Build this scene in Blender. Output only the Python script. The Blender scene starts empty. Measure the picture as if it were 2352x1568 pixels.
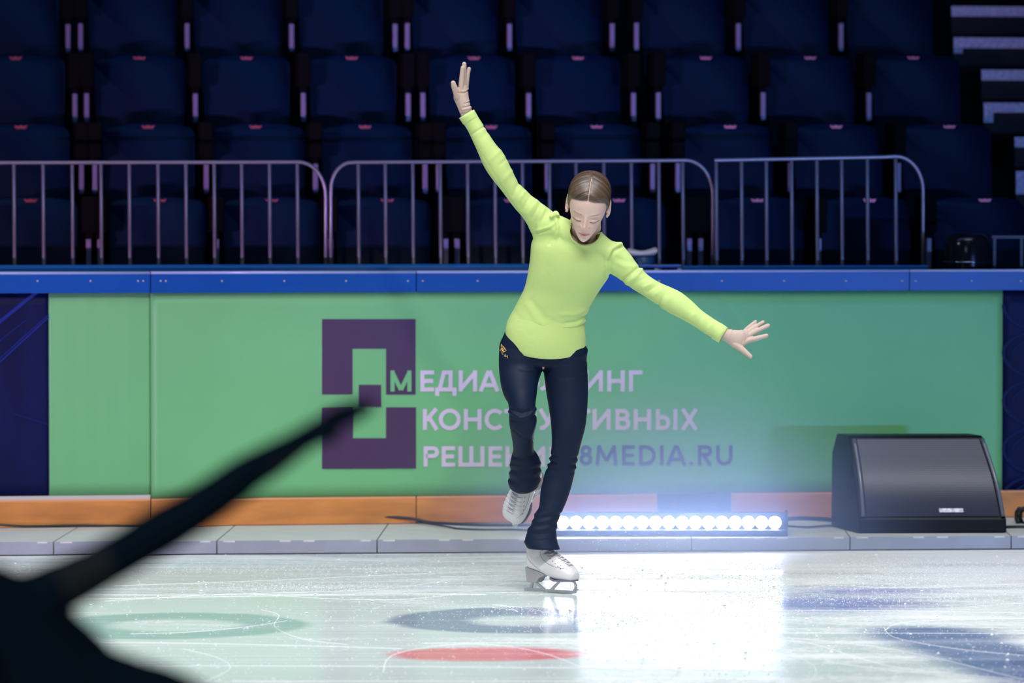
import bpy, bmesh, math, random
import numpy as np
from mathutils import Vector, Matrix
from mathutils.bvhtree import BVHTree

random.seed(7); rng = np.random.default_rng(7)
S = bpy.context.scene
C = S.collection

# ------------------------------------------------------------------ camera
F = 9800.0; H = 1.4; PIT = math.atan(337/9800.0)
cam_d = bpy.data.cameras.new('camera'); cam = bpy.data.objects.new('camera', cam_d); C.objects.link(cam)
cam.location = (0, 0, H); cam.rotation_euler = (math.pi/2-PIT, 0, 0)
cam_d.sensor_width = 36; cam_d.lens = 150; cam_d.clip_end = 200; cam_d.clip_start = .5
cam_d.dof.use_dof = True; cam_d.dof.focus_distance = 14.9; cam_d.dof.aperture_fstop = 3.1
S.camera = cam
S.view_settings.view_transform = 'Standard'; S.view_settings.look = 'None'
S.view_settings.gamma = 1; S.view_settings.use_curve_mapping = False; S.view_settings.exposure = 0.0

# ------------------------------------------------------------------ world, arena lights + added fills
w = bpy.data.worlds.new('world'); S.world = w; w.use_nodes = True
w.node_tree.nodes['Background'].inputs[0].default_value = (.15, .45, 1, 1)
w.node_tree.nodes['Background'].inputs[1].default_value = .012

def lamp(name, kind, loc, target, energy, color, **kw):
    d = bpy.data.lights.new(name, kind); d.energy = energy; d.color = color
    for k, v in kw.items(): setattr(d, k, v)
    o = bpy.data.objects.new(name, d); C.objects.link(o); o.location = loc
    o.rotation_euler = (Vector(target)-Vector(loc)).to_track_quat('-Z', 'Y').to_euler()
    return o
for x in (-4.2, -3, -1.8, -.6, .6, 1.8, 3, 4.2):
    lamp('rink_spotlight', 'SPOT', (x, 7.6, 9), (x, 14.0, 0), 760 if x < -.2 else 660, (1, .97, .94), spot_size=math.radians(33.5), spot_blend=.12, shadow_soft_size=.35)
lamp('overhead_light', 'AREA', (0, 13.2, 8), (0, 13.6, 0), 132, (.96, .98, 1), shape='RECTANGLE', size=9, size_y=1.5, spread=math.radians(70))
lamp('side_spotlight', 'SPOT', (-7, 12.0, 7), (0, 15, .8), 260, (1, .97, .95), spot_size=math.radians(36), spot_blend=.5, shadow_soft_size=.5)
lamp('stand_wash', 'AREA', (0, 15.5, 7.5), (0, 20, 1.5), 60, (.10, .35, 1), shape='RECTANGLE', size=9, size_y=.8)
lamp('skater_fill', 'SPOT', (1.5, 2.0, 5.0), (.18, 15, .98), 800, (1, .95, .92), spot_size=math.radians(9.6), spot_blend=.5, shadow_soft_size=.15)  # added unseen lamp, fills the skater's face from the front
lamp('purple_batten', 'AREA', (-7.0, 3.0, .25), (-1.3, 18.3, 1.5), 12, (.80, .40, .85), shape='RECTANGLE', size=1.2, size_y=.1, spread=math.radians(17))
lamp('blue_batten', 'AREA', (8.0, 3.0, .25), (1.0, 18.3, 1.5), 11, (.16, .34, 1), shape='RECTANGLE', size=1.2, size_y=.1, spread=math.radians(19))
lamp('figure_fill', 'AREA', (-2, 1.0, 5.5), (-.8, 6, .6), 34, (.45, .75, 1), shape='RECTANGLE', size=3, size_y=1)  # added fill lamp out of view, lifts the dark foreground person

# ------------------------------------------------------------------ pixel helpers
cP, sP = math.cos(PIT), math.sin(PIT)
def ray(px, py):
    u = (px-1176)/F; v = (784-py)/F
    return Vector((u, cP+v*sP, -sP+v*cP))
def P(px, py, Y):
    d = ray(px, py); t = Y/d.y
    return Vector((d.x*t, Y, H+d.z*t))
def G(px, py, z=0.0):
    d = ray(px, py); t = (z-H)/d.z
    return Vector((d.x*t, d.y*t, z))
def Wp(px, py, y0, m):
    d = ray(px, py); t = y0/(d.y-m*d.x)
    return Vector((d.x*t, d.y*t, H+d.z*t))
def proj(p):
    x, y, z = p[0], p[1], p[2]-H
    f = y*cP-z*sP; u = y*sP+z*cP
    return 1176+F*x/f, 784-F*u/f

# ------------------------------------------------------------------ materials
def mat(name, col, rough=.5, metal=0, spec=.5, var=0, vscale=20, bump=0, bscale=60, stretch=(1, 1, 1), emit=None, es=0, sheen=0, coords='Object'):
    m = bpy.data.materials.new(name); m.use_nodes = True
    nt = m.node_tree; b = nt.nodes['Principled BSDF']
    b.inputs['Base Color'].default_value = (*col, 1); b.inputs['Roughness'].default_value = rough
    b.inputs['Metallic'].default_value = metal; b.inputs['Specular IOR Level'].default_value = spec
    if sheen: b.inputs['Sheen Weight'].default_value = sheen
    if emit: b.inputs['Emission Color'].default_value = (*emit, 1); b.inputs['Emission Strength'].default_value = es
    tc = nt.nodes.new('ShaderNodeTexCoord'); mp = nt.nodes.new('ShaderNodeMapping')
    mp.inputs['Scale'].default_value = stretch
    nt.links.new(tc.outputs[coords], mp.inputs[0])
    if var:
        n = nt.nodes.new('ShaderNodeTexNoise'); n.inputs['Scale'].default_value = vscale; n.inputs['Detail'].default_value = 5
        nt.links.new(mp.outputs[0], n.inputs['Vector'])
        r = nt.nodes.new('ShaderNodeValToRGB'); r.color_ramp.elements[0].position = .3; r.color_ramp.elements[1].position = .7
        r.color_ramp.elements[0].color = (*[c*(1-var) for c in col], 1); r.color_ramp.elements[1].color = (*[min(1, c*(1+var)) for c in col], 1)
        nt.links.new(n.outputs[0], r.inputs[0]); nt.links.new(r.outputs[0], b.inputs['Base Color'])
    if bump:
        n2 = nt.nodes.new('ShaderNodeTexNoise'); n2.inputs['Scale'].default_value = bscale; n2.inputs['Detail'].default_value = 4
        nt.links.new(mp.outputs[0], n2.inputs['Vector'])
        bp = nt.nodes.new('ShaderNodeBump'); bp.inputs['Strength'].default_value = bump; bp.inputs['Distance'].default_value = .01
        nt.links.new(n2.outputs[0], bp.inputs['Height']); nt.links.new(bp.outputs[0], b.inputs['Normal'])
    return m

# ------------------------------------------------------------------ mesh builder
class MB:
    def __init__(s): s.v = []; s.f = []
    def add(s, vs, fs):
        o = len(s.v); s.v += [Vector(x) for x in vs]; s.f += [tuple(i+o for i in f) for f in fs]; return s
    def hexa(s, c):   # 8 corners: bottom 4 ccw, top 4 ccw
        return s.add(c, [(3, 2, 1, 0), (4, 5, 6, 7), (0, 1, 5, 4), (1, 2, 6, 5), (2, 3, 7, 6), (3, 0, 4, 7)])
    def box(s, a, b, M=None):
        x0, y0, z0 = a; x1, y1, z1 = b
        c = [Vector(q) for q in ((x0, y0, z0), (x1, y0, z0), (x1, y1, z0), (x0, y1, z0), (x0, y0, z1), (x1, y0, z1), (x1, y1, z1), (x0, y1, z1))]
        if M: c = [M @ q for q in c]
        return s.hexa(c)
    def prism(s, poly, d):   # poly: list of Vectors, extruded by d
        n = len(poly); vs = list(poly)+[p+d for p in poly]
        return s.add(vs, [tuple(range(n))[::-1], tuple(range(n, 2*n))]+[(i, (i+1) % n, n+(i+1) % n, n+i) for i in range(n)])
    def rings(s, rings, cap=True):
        n = len(rings[0]); o = len(s.v); vs = [p for r in rings for p in r]; fs = []
        for i in range(len(rings)-1):
            for j in range(n):
                k = (j+1) % n
                fs.append((i*n+j, i*n+k, (i+1)*n+k, (i+1)*n+j))
        if cap: fs += [tuple(range(n))[::-1], tuple((len(rings)-1)*n+j for j in range(n))]
        return s.add(vs, fs)
    def tube(s, pts, r, n=10, cap=True):
        pts = [Vector(p) for p in pts]; R = r if isinstance(r, (list, tuple)) else [r]*len(pts)
        t0 = (pts[1]-pts[0]).normalized(); a = t0.orthogonal().normalized(); rs = []
        for i, p in enumerate(pts):
            t = (pts[min(i+1, len(pts)-1)]-pts[max(i-1, 0)]).normalized()
            a = (a-t*a.dot(t)).normalized(); b = t.cross(a)
            rs.append([p+(a*math.cos(2*math.pi*j/n)+b*math.sin(2*math.pi*j/n))*R[i] for j in range(n)])
        return s.rings(rs, cap)
    def ball(s, c, r, n=12, M=None):
        c = Vector(c); rr = r if isinstance(r, (list, tuple)) else (r, r, r); rs = []
        for i in range(1, n):
            ph = math.pi*i/n
            ring = []
            for j in range(2*n):
                q = Vector((rr[0]*math.sin(ph)*math.cos(math.pi*j/n), rr[1]*math.sin(ph)*math.sin(math.pi*j/n), -rr[2]*math.cos(ph)))
                if M: q = M @ q
                ring.append(c+q)
            rs.append(ring)
        return s.rings(rs)
    def build(s, name, m, parent=None, origin=None, smooth=False, bevel=0):
        me = bpy.data.meshes.new(name); o = bpy.data.objects.new(name, me); C.objects.link(o)
        org = Vector((0, 0, 0))
        if parent is not None:
            o.parent = parent; org = Vector(parent['_org'])
            if origin is not None: pass
        elif origin is not None:
            org = Vector(origin); o.location = org
        o['_org'] = tuple(org)
        me.from_pydata([tuple(p-org) for p in s.v], [], s.f)
        bm = bmesh.new(); bm.from_mesh(me); bmesh.ops.recalc_face_normals(bm, faces=bm.faces)
        if bevel: bmesh.ops.bevel(bm, geom=list(bm.edges), offset=bevel, segments=2, affect='EDGES', profile=.5)
        bm.to_mesh(me); bm.free()
        if m: me.materials.append(m)
        if smooth:
            for p in me.polygons: p.use_smooth = True
        return o
def tag(o, label=None, cat=None, group=None, kind=None):
    if label: o['label'] = label
    if cat: o['category'] = cat
    if group: o['group'] = group
    if kind: o['kind'] = kind
    return o
def empty(name, loc, label=None, cat=None, group=None):
    o = bpy.data.objects.new(name, None); C.objects.link(o); o.location = loc; o['_org'] = tuple(loc)
    o.empty_display_size = .1
    return tag(o, label, cat, group)
def catmull(pts, sub=4):
    out = []
    n = len(pts)
    for i in range(n-1):
        p0 = pts[max(i-1, 0)]; p1 = pts[i]; p2 = pts[i+1]; p3 = pts[min(i+2, n-1)]
        for k in range(sub):
            t = k/sub
            out.append(.5*((2*p1)+(-p0+p2)*t+(2*p0-5*p1+4*p2-p3)*t*t+(-p0+3*p1-3*p2+p3)*t**3))
    out.append(pts[-1]); return out

# stations: (Lx,Ly, Rx,Ry, Y, ry)  -> solid loft of elliptical rings through silhouette pixels
def limb(mb, st, sub=4, n=28, p=1.0, capr=True):
    arr = []
    for (lx, ly, rx_, ry_, Y, dr) in st:
        L = P(lx, ly, Y); R = P(rx_, ry_, Y); arr.append(np.array([*L, *R, dr]))
    arr = catmull(arr, sub)
    cs = [Vector((a[:3]+a[3:6])/2) for a in arr]
    rs = []
    for i, a in enumerate(arr):
        side = Vector(a[3:6]-a[:3]); rx = side.length/2; side.normalize()
        t = (cs[min(i+1, len(cs)-1)]-cs[max(i-1, 0)]); t.normalize()
        dep = t.cross(side); dep.normalize(); dr = a[6]
        rs.append([cs[i]+side*rx*math.cos(2*math.pi*j/n)+dep*dr*math.sin(2*math.pi*j/n) for j in range(n)])
    return mb.rings(rs)
def chain(mb, pts, radii, n=14, sub=4):   # rounded finger-like tube
    arr = catmull([np.array([*p, r]) for p, r in zip(pts, radii)], sub)
    ps = [Vector(a[:3]) for a in arr]; rr = [a[3] for a in arr]
    mb.tube(ps, rr, n)
    mb.ball(ps[0], rr[0], 8); mb.ball(ps[-1], rr[-1], 8)
    return mb
def remesh(o, voxel, smooth=6, fac=.5):
    r = o.modifiers.new('r', 'REMESH'); r.mode = 'VOXEL'; r.voxel_size = voxel; r.use_smooth_shade = True
    s_ = o.modifiers.new('s', 'SMOOTH'); s_.iterations = smooth; s_.factor = fac
    dg = bpy.context.evaluated_depsgraph_get(); dg.update()
    me = bpy.data.meshes.new_from_object(o.evaluated_get(dg), depsgraph=dg)
    mts = list(o.data.materials); o.modifiers.clear(); old = o.data; o.data = me
    if not me.materials:
        for m in mts: me.materials.append(m)
    for p in me.polygons: p.use_smooth = True
    bpy.data.meshes.remove(old)
    return o
def getco(o):
    me = o.data; a = np.empty(len(me.vertices)*3); me.vertices.foreach_get('co', a); return a.reshape(-1, 3)
def getno(o):
    me = o.data; a = np.empty(len(me.vertices)*3); me.vertices.foreach_get('normal', a); return a.reshape(-1, 3)
def setco(o, a): o.data.vertices.foreach_set('co', a.ravel()); o.data.update()
def pxof(o):
    a = getco(o)+np.array(o['_org']); x, y, z = a[:, 0], a[:, 1], a[:, 2]-H
    f = y*cP-z*sP; u = y*sP+z*cP
    return 1176+F*x/f, 784-F*u/f
def folds(o, fl):   # cloth folds: ridge (amp>0) or groove along a polyline
    X, Y = pxof(o); co = getco(o); no = getno(o); d = np.zeros(len(X))
    for (pts, amp, wd) in fl:
        best = np.full(len(X), 1e9)
        for i in range(len(pts)-1):
            ax, ay = pts[i]; bx, by = pts[i+1]; L2 = (bx-ax)**2+(by-ay)**2+1e-9
            t = np.clip(((X-ax)*(bx-ax)+(Y-ay)*(by-ay))/L2, 0, 1)
            dd = np.hypot(X-ax-t*(bx-ax), Y-ay-t*(by-ay)); best = np.minimum(best, dd)
        d += amp*(1.35 if abs(amp) < .0042 else 1)*np.exp(-(best/wd)**2)
    setco(o, co+no*d[:, None])
def bvh_of(o):
    me = o.data; org = Vector(o['_org'])
    return BVHTree.FromPolygons([v.co+org for v in me.vertices], [tuple(p.vertices) for p in me.polygons])

#PART2
# ------------------------------------------------------------------ ice
BY, BM = 17.5, .14          # board face line  Y = BY + BM*x
PY, PM = 16.66, .075        # platform front line
def board(px, py, off=0.0):  # point on the board plane, off = toward the rink
    return Wp(px, py, BY-off*math.hypot(1, BM), BM)
BN = Vector((BM, -1, 0)).normalized(); BE = Vector((1, BM, 0)).normalized()
def bpt(x, z, off=0.0):
    return Vector((x, BY+BM*x, z))+BN*off

def gx(px, py): g = G(px, py); return g.x, g.y
def ice_material():
    m = bpy.data.materials.new('ice'); m.use_nodes = True; nt = m.node_tree; L = nt.links.new
    b = nt.nodes['Principled BSDF']
    geo = nt.nodes.new('ShaderNodeNewGeometry'); sep = nt.nodes.new('ShaderNodeSeparateXYZ'); L(geo.outputs['Position'], sep.inputs[0])
    def M(op, a, b_=None, c=None, clamp=False):
        n = nt.nodes.new('ShaderNodeMath'); n.operation = op; n.use_clamp = clamp
        for i, v in enumerate((a, b_, c)):
            if v is None: continue
            if isinstance(v, (int, float)): n.inputs[i].default_value = v
            else: L(v, n.inputs[i])
        return n.outputs[0]
    X, Y = sep.outputs[0], sep.outputs[1]
    # wobble for hand-painted edges
    nz = nt.nodes.new('ShaderNodeTexNoise'); nz.inputs['Scale'].default_value = 3; nz.inputs['Detail'].default_value = 3; L(geo.outputs['Position'], nz.inputs['Vector'])
    wob = M('MULTIPLY', M('SUBTRACT', nz.outputs[0], .5), .10)
    def dist(cx, cy, ax=1.0):
        dx = M('DIVIDE', M('SUBTRACT', X, cx), ax); dy = M('SUBTRACT', Y, cy)
        return M('ADD', M('SQRT', M('ADD', M('MULTIPLY', dx, dx), M('MULTIPLY', dy, dy))), wob)
    def less(v, t, soft=.05):
        return M('MULTIPLY', M('SUBTRACT', t+soft/2, v), 1/soft, clamp=True)
    def capsule(x0, y0, x1, y1, r, soft=.08):
        dx, dy = x1-x0, y1-y0; l2 = dx*dx+dy*dy
        t = M('MULTIPLY', M('ADD', M('MULTIPLY', M('SUBTRACT', X, x0), dx), M('MULTIPLY', M('SUBTRACT', Y, y0), dy)), 1/l2, clamp=True)
        ex = M('SUBTRACT', M('SUBTRACT', X, x0), M('MULTIPLY', t, dx)); ey = M('SUBTRACT', M('SUBTRACT', Y, y0), M('MULTIPLY', t, dy))
        return less(M('ADD', M('SQRT', M('ADD', M('MULTIPLY', ex, ex), M('MULTIPLY', ey, ey))), wob), r, soft)
    def mix(fac, a, c):
        n = nt.nodes.new('ShaderNodeMix'); n.data_type = 'RGBA'; L(fac, n.inputs[0])
        if isinstance(a, tuple): n.inputs[6].default_value = (*a, 1)
        else: L(a, n.inputs[6])
        if isinstance(c, tuple): n.inputs[7].default_value = (*c, 1)
        else: L(c, n.inputs[7])
        return n.outputs[2]
    d1 = dist(*RING1); ring1 = M('MULTIPLY', less(d1, .43), M('SUBTRACT', 1.0, less(d1, .20, .08)))
    d2 = dist(*RING2); ring2 = M('MULTIPLY', less(d2, .42), M('SUBTRACT', 1.0, less(d2, .17, .08)))
    red = less(dist(*RED), .20)
    blue = capsule(*gx(2130, 1452), *gx(2560, 1610), .20, .14)
    violet_refl_marks = M('MULTIPLY', M('MAXIMUM', less(dist(*gx(1900, 1385), 1.1), .30, .3), less(dist(*gx(1980, 1357), 1.6), .16, .2)), .75)  # violet blotches: speaker and LED reflection painted in, plus blue ice marks
    col = mix(M('MULTIPLY', ring1, .8), (.62, .70, .70), (.25, .40, .40))
    col = mix(M('MULTIPLY', ring2, .8), col, (.15, .20, .34))
    col = mix(M('MULTIPLY', red, .9), col, (.75, .16, .20))
    col = mix(M('MULTIPLY', blue, .9), col, (.09, .15, .36))
    col = mix(violet_refl_marks, col, (.16, .18, .55))
    # snow film: broad patches x fine grain, stretched along the skating direction
    mp = nt.nodes.new('ShaderNodeMapping'); mp.inputs['Scale'].default_value = (.55, 2.2, 1); mp.inputs['Rotation'].default_value = (0, 0, .12); L(geo.outputs['Position'], mp.inputs[0])
    n1 = nt.nodes.new('ShaderNodeTexNoise'); n1.inputs['Scale'].default_value = 1.6; n1.inputs['Detail'].default_value = 6; n1.inputs['Roughness'].default_value = .65; n1.inputs['Distortion'].default_value = .6; L(mp.outputs[0], n1.inputs['Vector'])
    n2 = nt.nodes.new('ShaderNodeTexNoise'); n2.inputs['Scale'].default_value = 55; n2.inputs['Detail'].default_value = 6; n2.inputs['Roughness'].default_value = .7; L(mp.outputs[0], n2.inputs['Vector'])
    right = M('MULTIPLY', M('ADD', X, .3), .10, clamp=True)
    far = M('MULTIPLY', M('SUBTRACT', Y, 14.2), .10, clamp=True)
    pat = M('ADD', M('ADD', M('MULTIPLY', n1.outputs[0], 1.0), M('MULTIPLY', n2.outputs[0], .75)), M('ADD', right, far))
    snow = M('MULTIPLY', M('SUBTRACT', pat, .98), 3.4, clamp=True)
    # thin skate scratches
    mp3 = nt.nodes.new('ShaderNodeMapping'); mp3.inputs['Scale'].default_value = (.35, 34, 1); mp3.inputs['Rotation'].default_value = (0, 0, .10); L(geo.outputs['Position'], mp3.inputs[0])
    n3 = nt.nodes.new('ShaderNodeTexNoise'); n3.inputs['Scale'].default_value = 1.5; n3.inputs['Detail'].default_value = 3; n3.inputs['Distortion'].default_value = .8; L(mp3.outputs[0], n3.inputs['Vector'])
    scr = M('MULTIPLY', M('SUBTRACT', n3.outputs[0], .60), 9, clamp=True)
    paintm = M('MAXIMUM', M('MAXIMUM', blue, M('MULTIPLY', violet_refl_marks, .9)), M('MULTIPLY', M('MAXIMUM', ring1, ring2), .7))
    white = M('MULTIPLY', M('MAXIMUM', snow, M('MULTIPLY', scr, .45)), M('SUBTRACT', 1.0, M('MULTIPLY', paintm, .65)))
    col = mix(M('MULTIPLY', white, .85), col, (.86, .88, .90))
    L(col, b.inputs['Base Color'])
    L(M('ADD', M('MULTIPLY', white, .40), .17), b.inputs['Roughness'])
    b.inputs['IOR'].default_value = 1.31
    L(M('SUBTRACT', .42, M('MULTIPLY', white, .25)), b.inputs['Specular IOR Level'])
    bp = nt.nodes.new('ShaderNodeBump'); bp.inputs['Strength'].default_value = .25; bp.inputs['Distance'].default_value = .003
    L(M('ADD', white, M('MULTIPLY', n2.outputs[0], .2)), bp.inputs['Height']); L(bp.outputs[0], b.inputs['Normal'])
    return m
RING1 = (-1.10, (G(426, 1405).y+G(426, 1468).y)/2)
RING2 = (.02, (G(1150, 1395).y+G(1150, 1455).y)/2)
RED = (-.07, (G(1110, 1485).y+G(1110, 1520).y)/2, 1.5)
ice = MB(); nx = 40
ice.add([(-14, -2, 0), (14, -2, 0), (14, 19.5, 0), (-14, 15.7, 0)], [(0, 1, 2, 3)])
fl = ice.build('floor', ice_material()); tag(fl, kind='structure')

# ------------------------------------------------------------------ snow: shavings and skate tracks on the ice
m_snow = mat('snow', (.88, .90, .93), rough=.7, spec=.2)
oct_v = [(1, 0, 0), (-1, 0, 0), (0, 1, 0), (0, -1, 0), (0, 0, 1), (0, 0, -1)]
oct_f = [(0, 2, 4), (2, 1, 4), (1, 3, 4), (3, 0, 4), (2, 0, 5), (1, 2, 5), (3, 1, 5), (0, 3, 5)]
tracks = []
def pxcurve(pts, n=24):
    a = catmull([np.array([x, y], float) for x, y in pts], max(2, n//max(1, len(pts)-1)))
    return [G(q[0], q[1]) for q in a]
for pts in [[(1130, 1388), (1230, 1400), (1262, 1418), (1240, 1440), (1290, 1470), (1400, 1500)],
            [(880, 1545), (900, 1505), (1010, 1482), (1130, 1480), (1250, 1500), (1330, 1530)],
            [(420, 1490), (500, 1510), (528, 1535), (470, 1565)], [(1130, 1395), (1175, 1400), (1190, 1404), (1160, 1390)],
            [(600, 1400), (640, 1412), (632, 1440), (700, 1468), (800, 1480)], [(560, 1362), (800, 1376), (1000, 1370), (1200, 1330)],
            [(2030, 1450), (2060, 1432), (2150, 1424), (2352, 1420)], [(2030, 1440), (2060, 1465), (2200, 1490), (2352, 1505)],
            [(1700, 1470), (1850, 1475), (2050, 1530), (2330, 1560)], [(1920, 1480), (1905, 1505), (1940, 1525), (2352, 1568)],
            [(1780, 1480), (1870, 1530), (1860, 1567)], [(1400, 1470), (1560, 1450), (1900, 1472), (2100, 1500), (2350, 1560)],
            [(2210, 1400), (2240, 1392), (2352, 1385)], [(1820, 1360), (1900, 1345), (2100, 1350), (2352, 1340)],
            [(240, 1380), (500, 1365), (900, 1350), (1190, 1300)], [(260, 1345), (560, 1335), (900, 1320), (1180, 1310)],
            [(300, 1455), (420, 1452), (560, 1440), (660, 1425)]]:
    tracks.append(pxcurve(pts))
for k in range(14):
    x0 = random.uniform(-3, 3); y0 = random.uniform(12.0, 16.3); a = random.gauss(.05, .16); cv = random.gauss(0, .35); L0 = random.uniform(.8, 3)
    pl = []
    for i in range(20):
        pl.append(Vector((x0, y0, 0))); x0 += math.cos(a)*L0/20; y0 += math.sin(a)*L0/20; a += cv*L0/20
        if y0 > PY+PM*x0-.05: break
    if len(pl) > 3: tracks.append(pl)
tm = MB()
for pl in tracks:
    wd = random.uniform(.0005, .0011)
    vs = []; 
    for i, p in enumerate(pl):
        t = (pl[min(i+1, len(pl)-1)]-pl[max(i-1, 0)]).normalized(); s_ = Vector((-t.y, t.x, 0))*wd*(1+.8*random.random())
        vs += [Vector((p.x, p.y, .0002))-s_, Vector((p.x, p.y, .0010)), Vector((p.x, p.y, .0002))+s_]
    fs = []
    for i in range(len(pl)-1):
        a = i*3; fs += [(a, a+1, a+4, a+3), (a+1, a+2, a+5, a+4)]
    tm.add(vs, fs)
tag(tm.build('skate_tracks', m_snow), 'thin white curved lines of snow cut by skate blades across the ice', 'skate tracks', kind='stuff')
sm = MB()
def flake(x, y, z, r):
    R = Matrix.Rotation(random.random()*6.3, 3, 'Z')
    q = (r*random.uniform(.7, 1.5), r*random.uniform(.7, 1.3), r*random.uniform(.5, .9))
    vs = [Vector((x, y, z))+R @ Vector((a*q[0], b*q[1], c*q[2])) for a, b, c in oct_v]
    sm.add(vs, oct_f)
for k in range(5200):
    if k % 3 == 0 and tracks:
        pl = random.choice(tracks); p = random.choice(pl); x, y = p.x+random.gauss(0, .06), p.y+random.gauss(0, .05)
    else:
        y = random.uniform(12.2, 16.55); x = random.triangular(-2.3, 2.4, 1.9)
    if y > PY+PM*x-.04: continue
    r = random.choice((.0012, .0016, .0016, .0022)) if random.random() < .96 else random.uniform(.003, .0065)
    flake(x, y, r*.4, r)
for k in range(8000):   # the heavily cut-up area right of the light streak
    c = random.choice([(1.35, 15.4, .35, .25), (1.3, 15.5, .25, .18), (1.5, 15.9, .5, .25), (1.5, 15.3, .4, .5), (1.6, 16.2, .5, .12), (1.2, 14.75, .3, .12), (2.0, 15.7, .4, .4), (-.9, 15.9, .7, .12), (.3, 14.2, .5, .25), (-.75, 15.2, .2, .1)])
    x = random.gauss(c[0], c[2]); y = random.gauss(c[1], c[3])
    if y > PY+PM*x-.04: continue
    flake(x, y, .0008, random.uniform(.0010, .0026))
tag(sm.build('ice_shavings', m_snow), 'white grains of shaved ice scattered over the rink surface', 'ice shavings', kind='stuff')
sm = MB()
for k in range(230):
    t = random.random()**1.3; Yk = 14.9-.2*random.random()
    px = 1330+t*330+random.gauss(0, 30); py = 1285-random.random()**.8*90+random.gauss(0, 8)-15*math.sin(3*t)
    if px < 1320: continue
    p = P(px, py, Yk); flake(p.x, p.y, max(p.z, .004), random.uniform(.0007, .0022))
tag(sm.build('ice_spray', m_snow), 'tiny ice chips flying up in front of the light bar beside the skate', 'ice spray', kind='stuff')

# ------------------------------------------------------------------ platform tiles along the boards
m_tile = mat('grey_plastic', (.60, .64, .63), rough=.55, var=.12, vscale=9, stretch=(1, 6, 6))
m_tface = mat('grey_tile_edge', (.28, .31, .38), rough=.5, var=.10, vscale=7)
m_gap = mat('black_rubber', (.01, .01, .012), rough=.8)
TZ = .054
def fpt(x, z, off=0.0):
    n = Vector((PM, -1, 0)).normalized(); return Vector((x, PY+PM*x, z))+n*off
joints = [-609, -243, 123, 498, 866, 1228, 1588, 1952, 2322, 2692, 3060]
fx = [Wp(j, 1268, PY, PM).x for j in joints]
ordn = ['leftmost', 'second from left', 'third from left', 'fourth from left', 'fifth from left', 'sixth from left', 'seventh from left', 'eighth from left', 'ninth from left', 'rightmost']
for i in range(1, 9):
    a, b = fx[i]+.0025, fx[i+1]-.0025
    org = fpt((a+b)/2, 0)
    t = empty('floor_tile', org, 'grey plastic platform tile at the ice edge, %s in the row' % ordn[i-1].replace('eighth from left', 'rightmost'), 'platform tile', 'grey platform tiles along the boards')
    mb = MB()
    def back(x, z): return bpt(x, z, .002)
    c = [fpt(a, .004), fpt(b, .004), back(b+.02, .004), back(a+.02, .004)]
    mb.add(c+[q+Vector((0, 0, TZ-.004)) for q in c], [(3, 2, 1, 0), (4, 5, 6, 7), (1, 2, 6, 5), (2, 3, 7, 6), (3, 0, 4, 7), (0, 1, 5, 4)])
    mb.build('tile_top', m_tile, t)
    mb = MB()
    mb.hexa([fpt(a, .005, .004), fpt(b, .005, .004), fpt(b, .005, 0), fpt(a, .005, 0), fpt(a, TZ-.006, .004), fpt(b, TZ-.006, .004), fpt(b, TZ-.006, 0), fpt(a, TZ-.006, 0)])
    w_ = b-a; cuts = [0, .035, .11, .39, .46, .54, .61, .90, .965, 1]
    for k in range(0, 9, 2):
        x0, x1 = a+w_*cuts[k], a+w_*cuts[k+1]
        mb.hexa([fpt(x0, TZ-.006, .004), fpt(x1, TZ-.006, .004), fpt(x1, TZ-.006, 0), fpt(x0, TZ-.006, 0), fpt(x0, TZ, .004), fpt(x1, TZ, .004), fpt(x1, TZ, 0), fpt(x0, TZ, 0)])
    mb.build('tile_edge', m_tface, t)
mb = MB(); a, b = fx[1], fx[9]
mb.hexa([fpt(a, .0, .003), fpt(b, .0, .003), fpt(b, .0, -.1), fpt(a, .0, -.1), fpt(a, .005, .003), fpt(b, .005, .003), fpt(b, .005, -.1), fpt(a, .005, -.1)])
tag(mb.build('rubber_strip', m_gap), 'black rubber strip under the front edge of the grey platform tiles', 'strip')

# ------------------------------------------------------------------ rink boards
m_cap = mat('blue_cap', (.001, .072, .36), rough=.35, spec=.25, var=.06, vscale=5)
m_cap_hl = mat('blue_cap_highlight', (.36, .46, .80), rough=.22, spec=.8)
m_kick = mat('orange_kickplate', (.56, .23, .05), rough=.5, var=.22, vscale=4, stretch=(1, 1, 4), bump=.1, bscale=12)
m_kedge = mat('orange_kick_edge', (.72, .36, .16), rough=.5)
m_white = mat('white_board_core', (.5, .48, .45), rough=.6)
m_screw = mat('screw_steel', (.65, .6, .58), rough=.3, metal=.6)
m_bcore = mat('board_core', (.35, .36, .38), rough=.6)
ZC1, ZC0, ZK1 = 1.087, 1.003, .166
def bx(px, py=640): return board(px, py).x
sec = [(-450, 345), (345, 955), (955, 2087), (2087, 2800)]
names = ['narrow left rink board section with blue cap and recessed green panel', 'rink board section behind the purple square logo, blue cap and orange kickplate',
         'long centre rink board section behind the skater, blue cap and orange kickplate', 'right end rink board section behind the loudspeaker with blue cap']
screws = [[86, 208, 317, 329], [369, 381, 510, 653, 795, 937], [971, 1097, 1240, 1373, 1514, 1658, 1801, 1943, 2072], [2103, 2232, 2345]]
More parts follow.
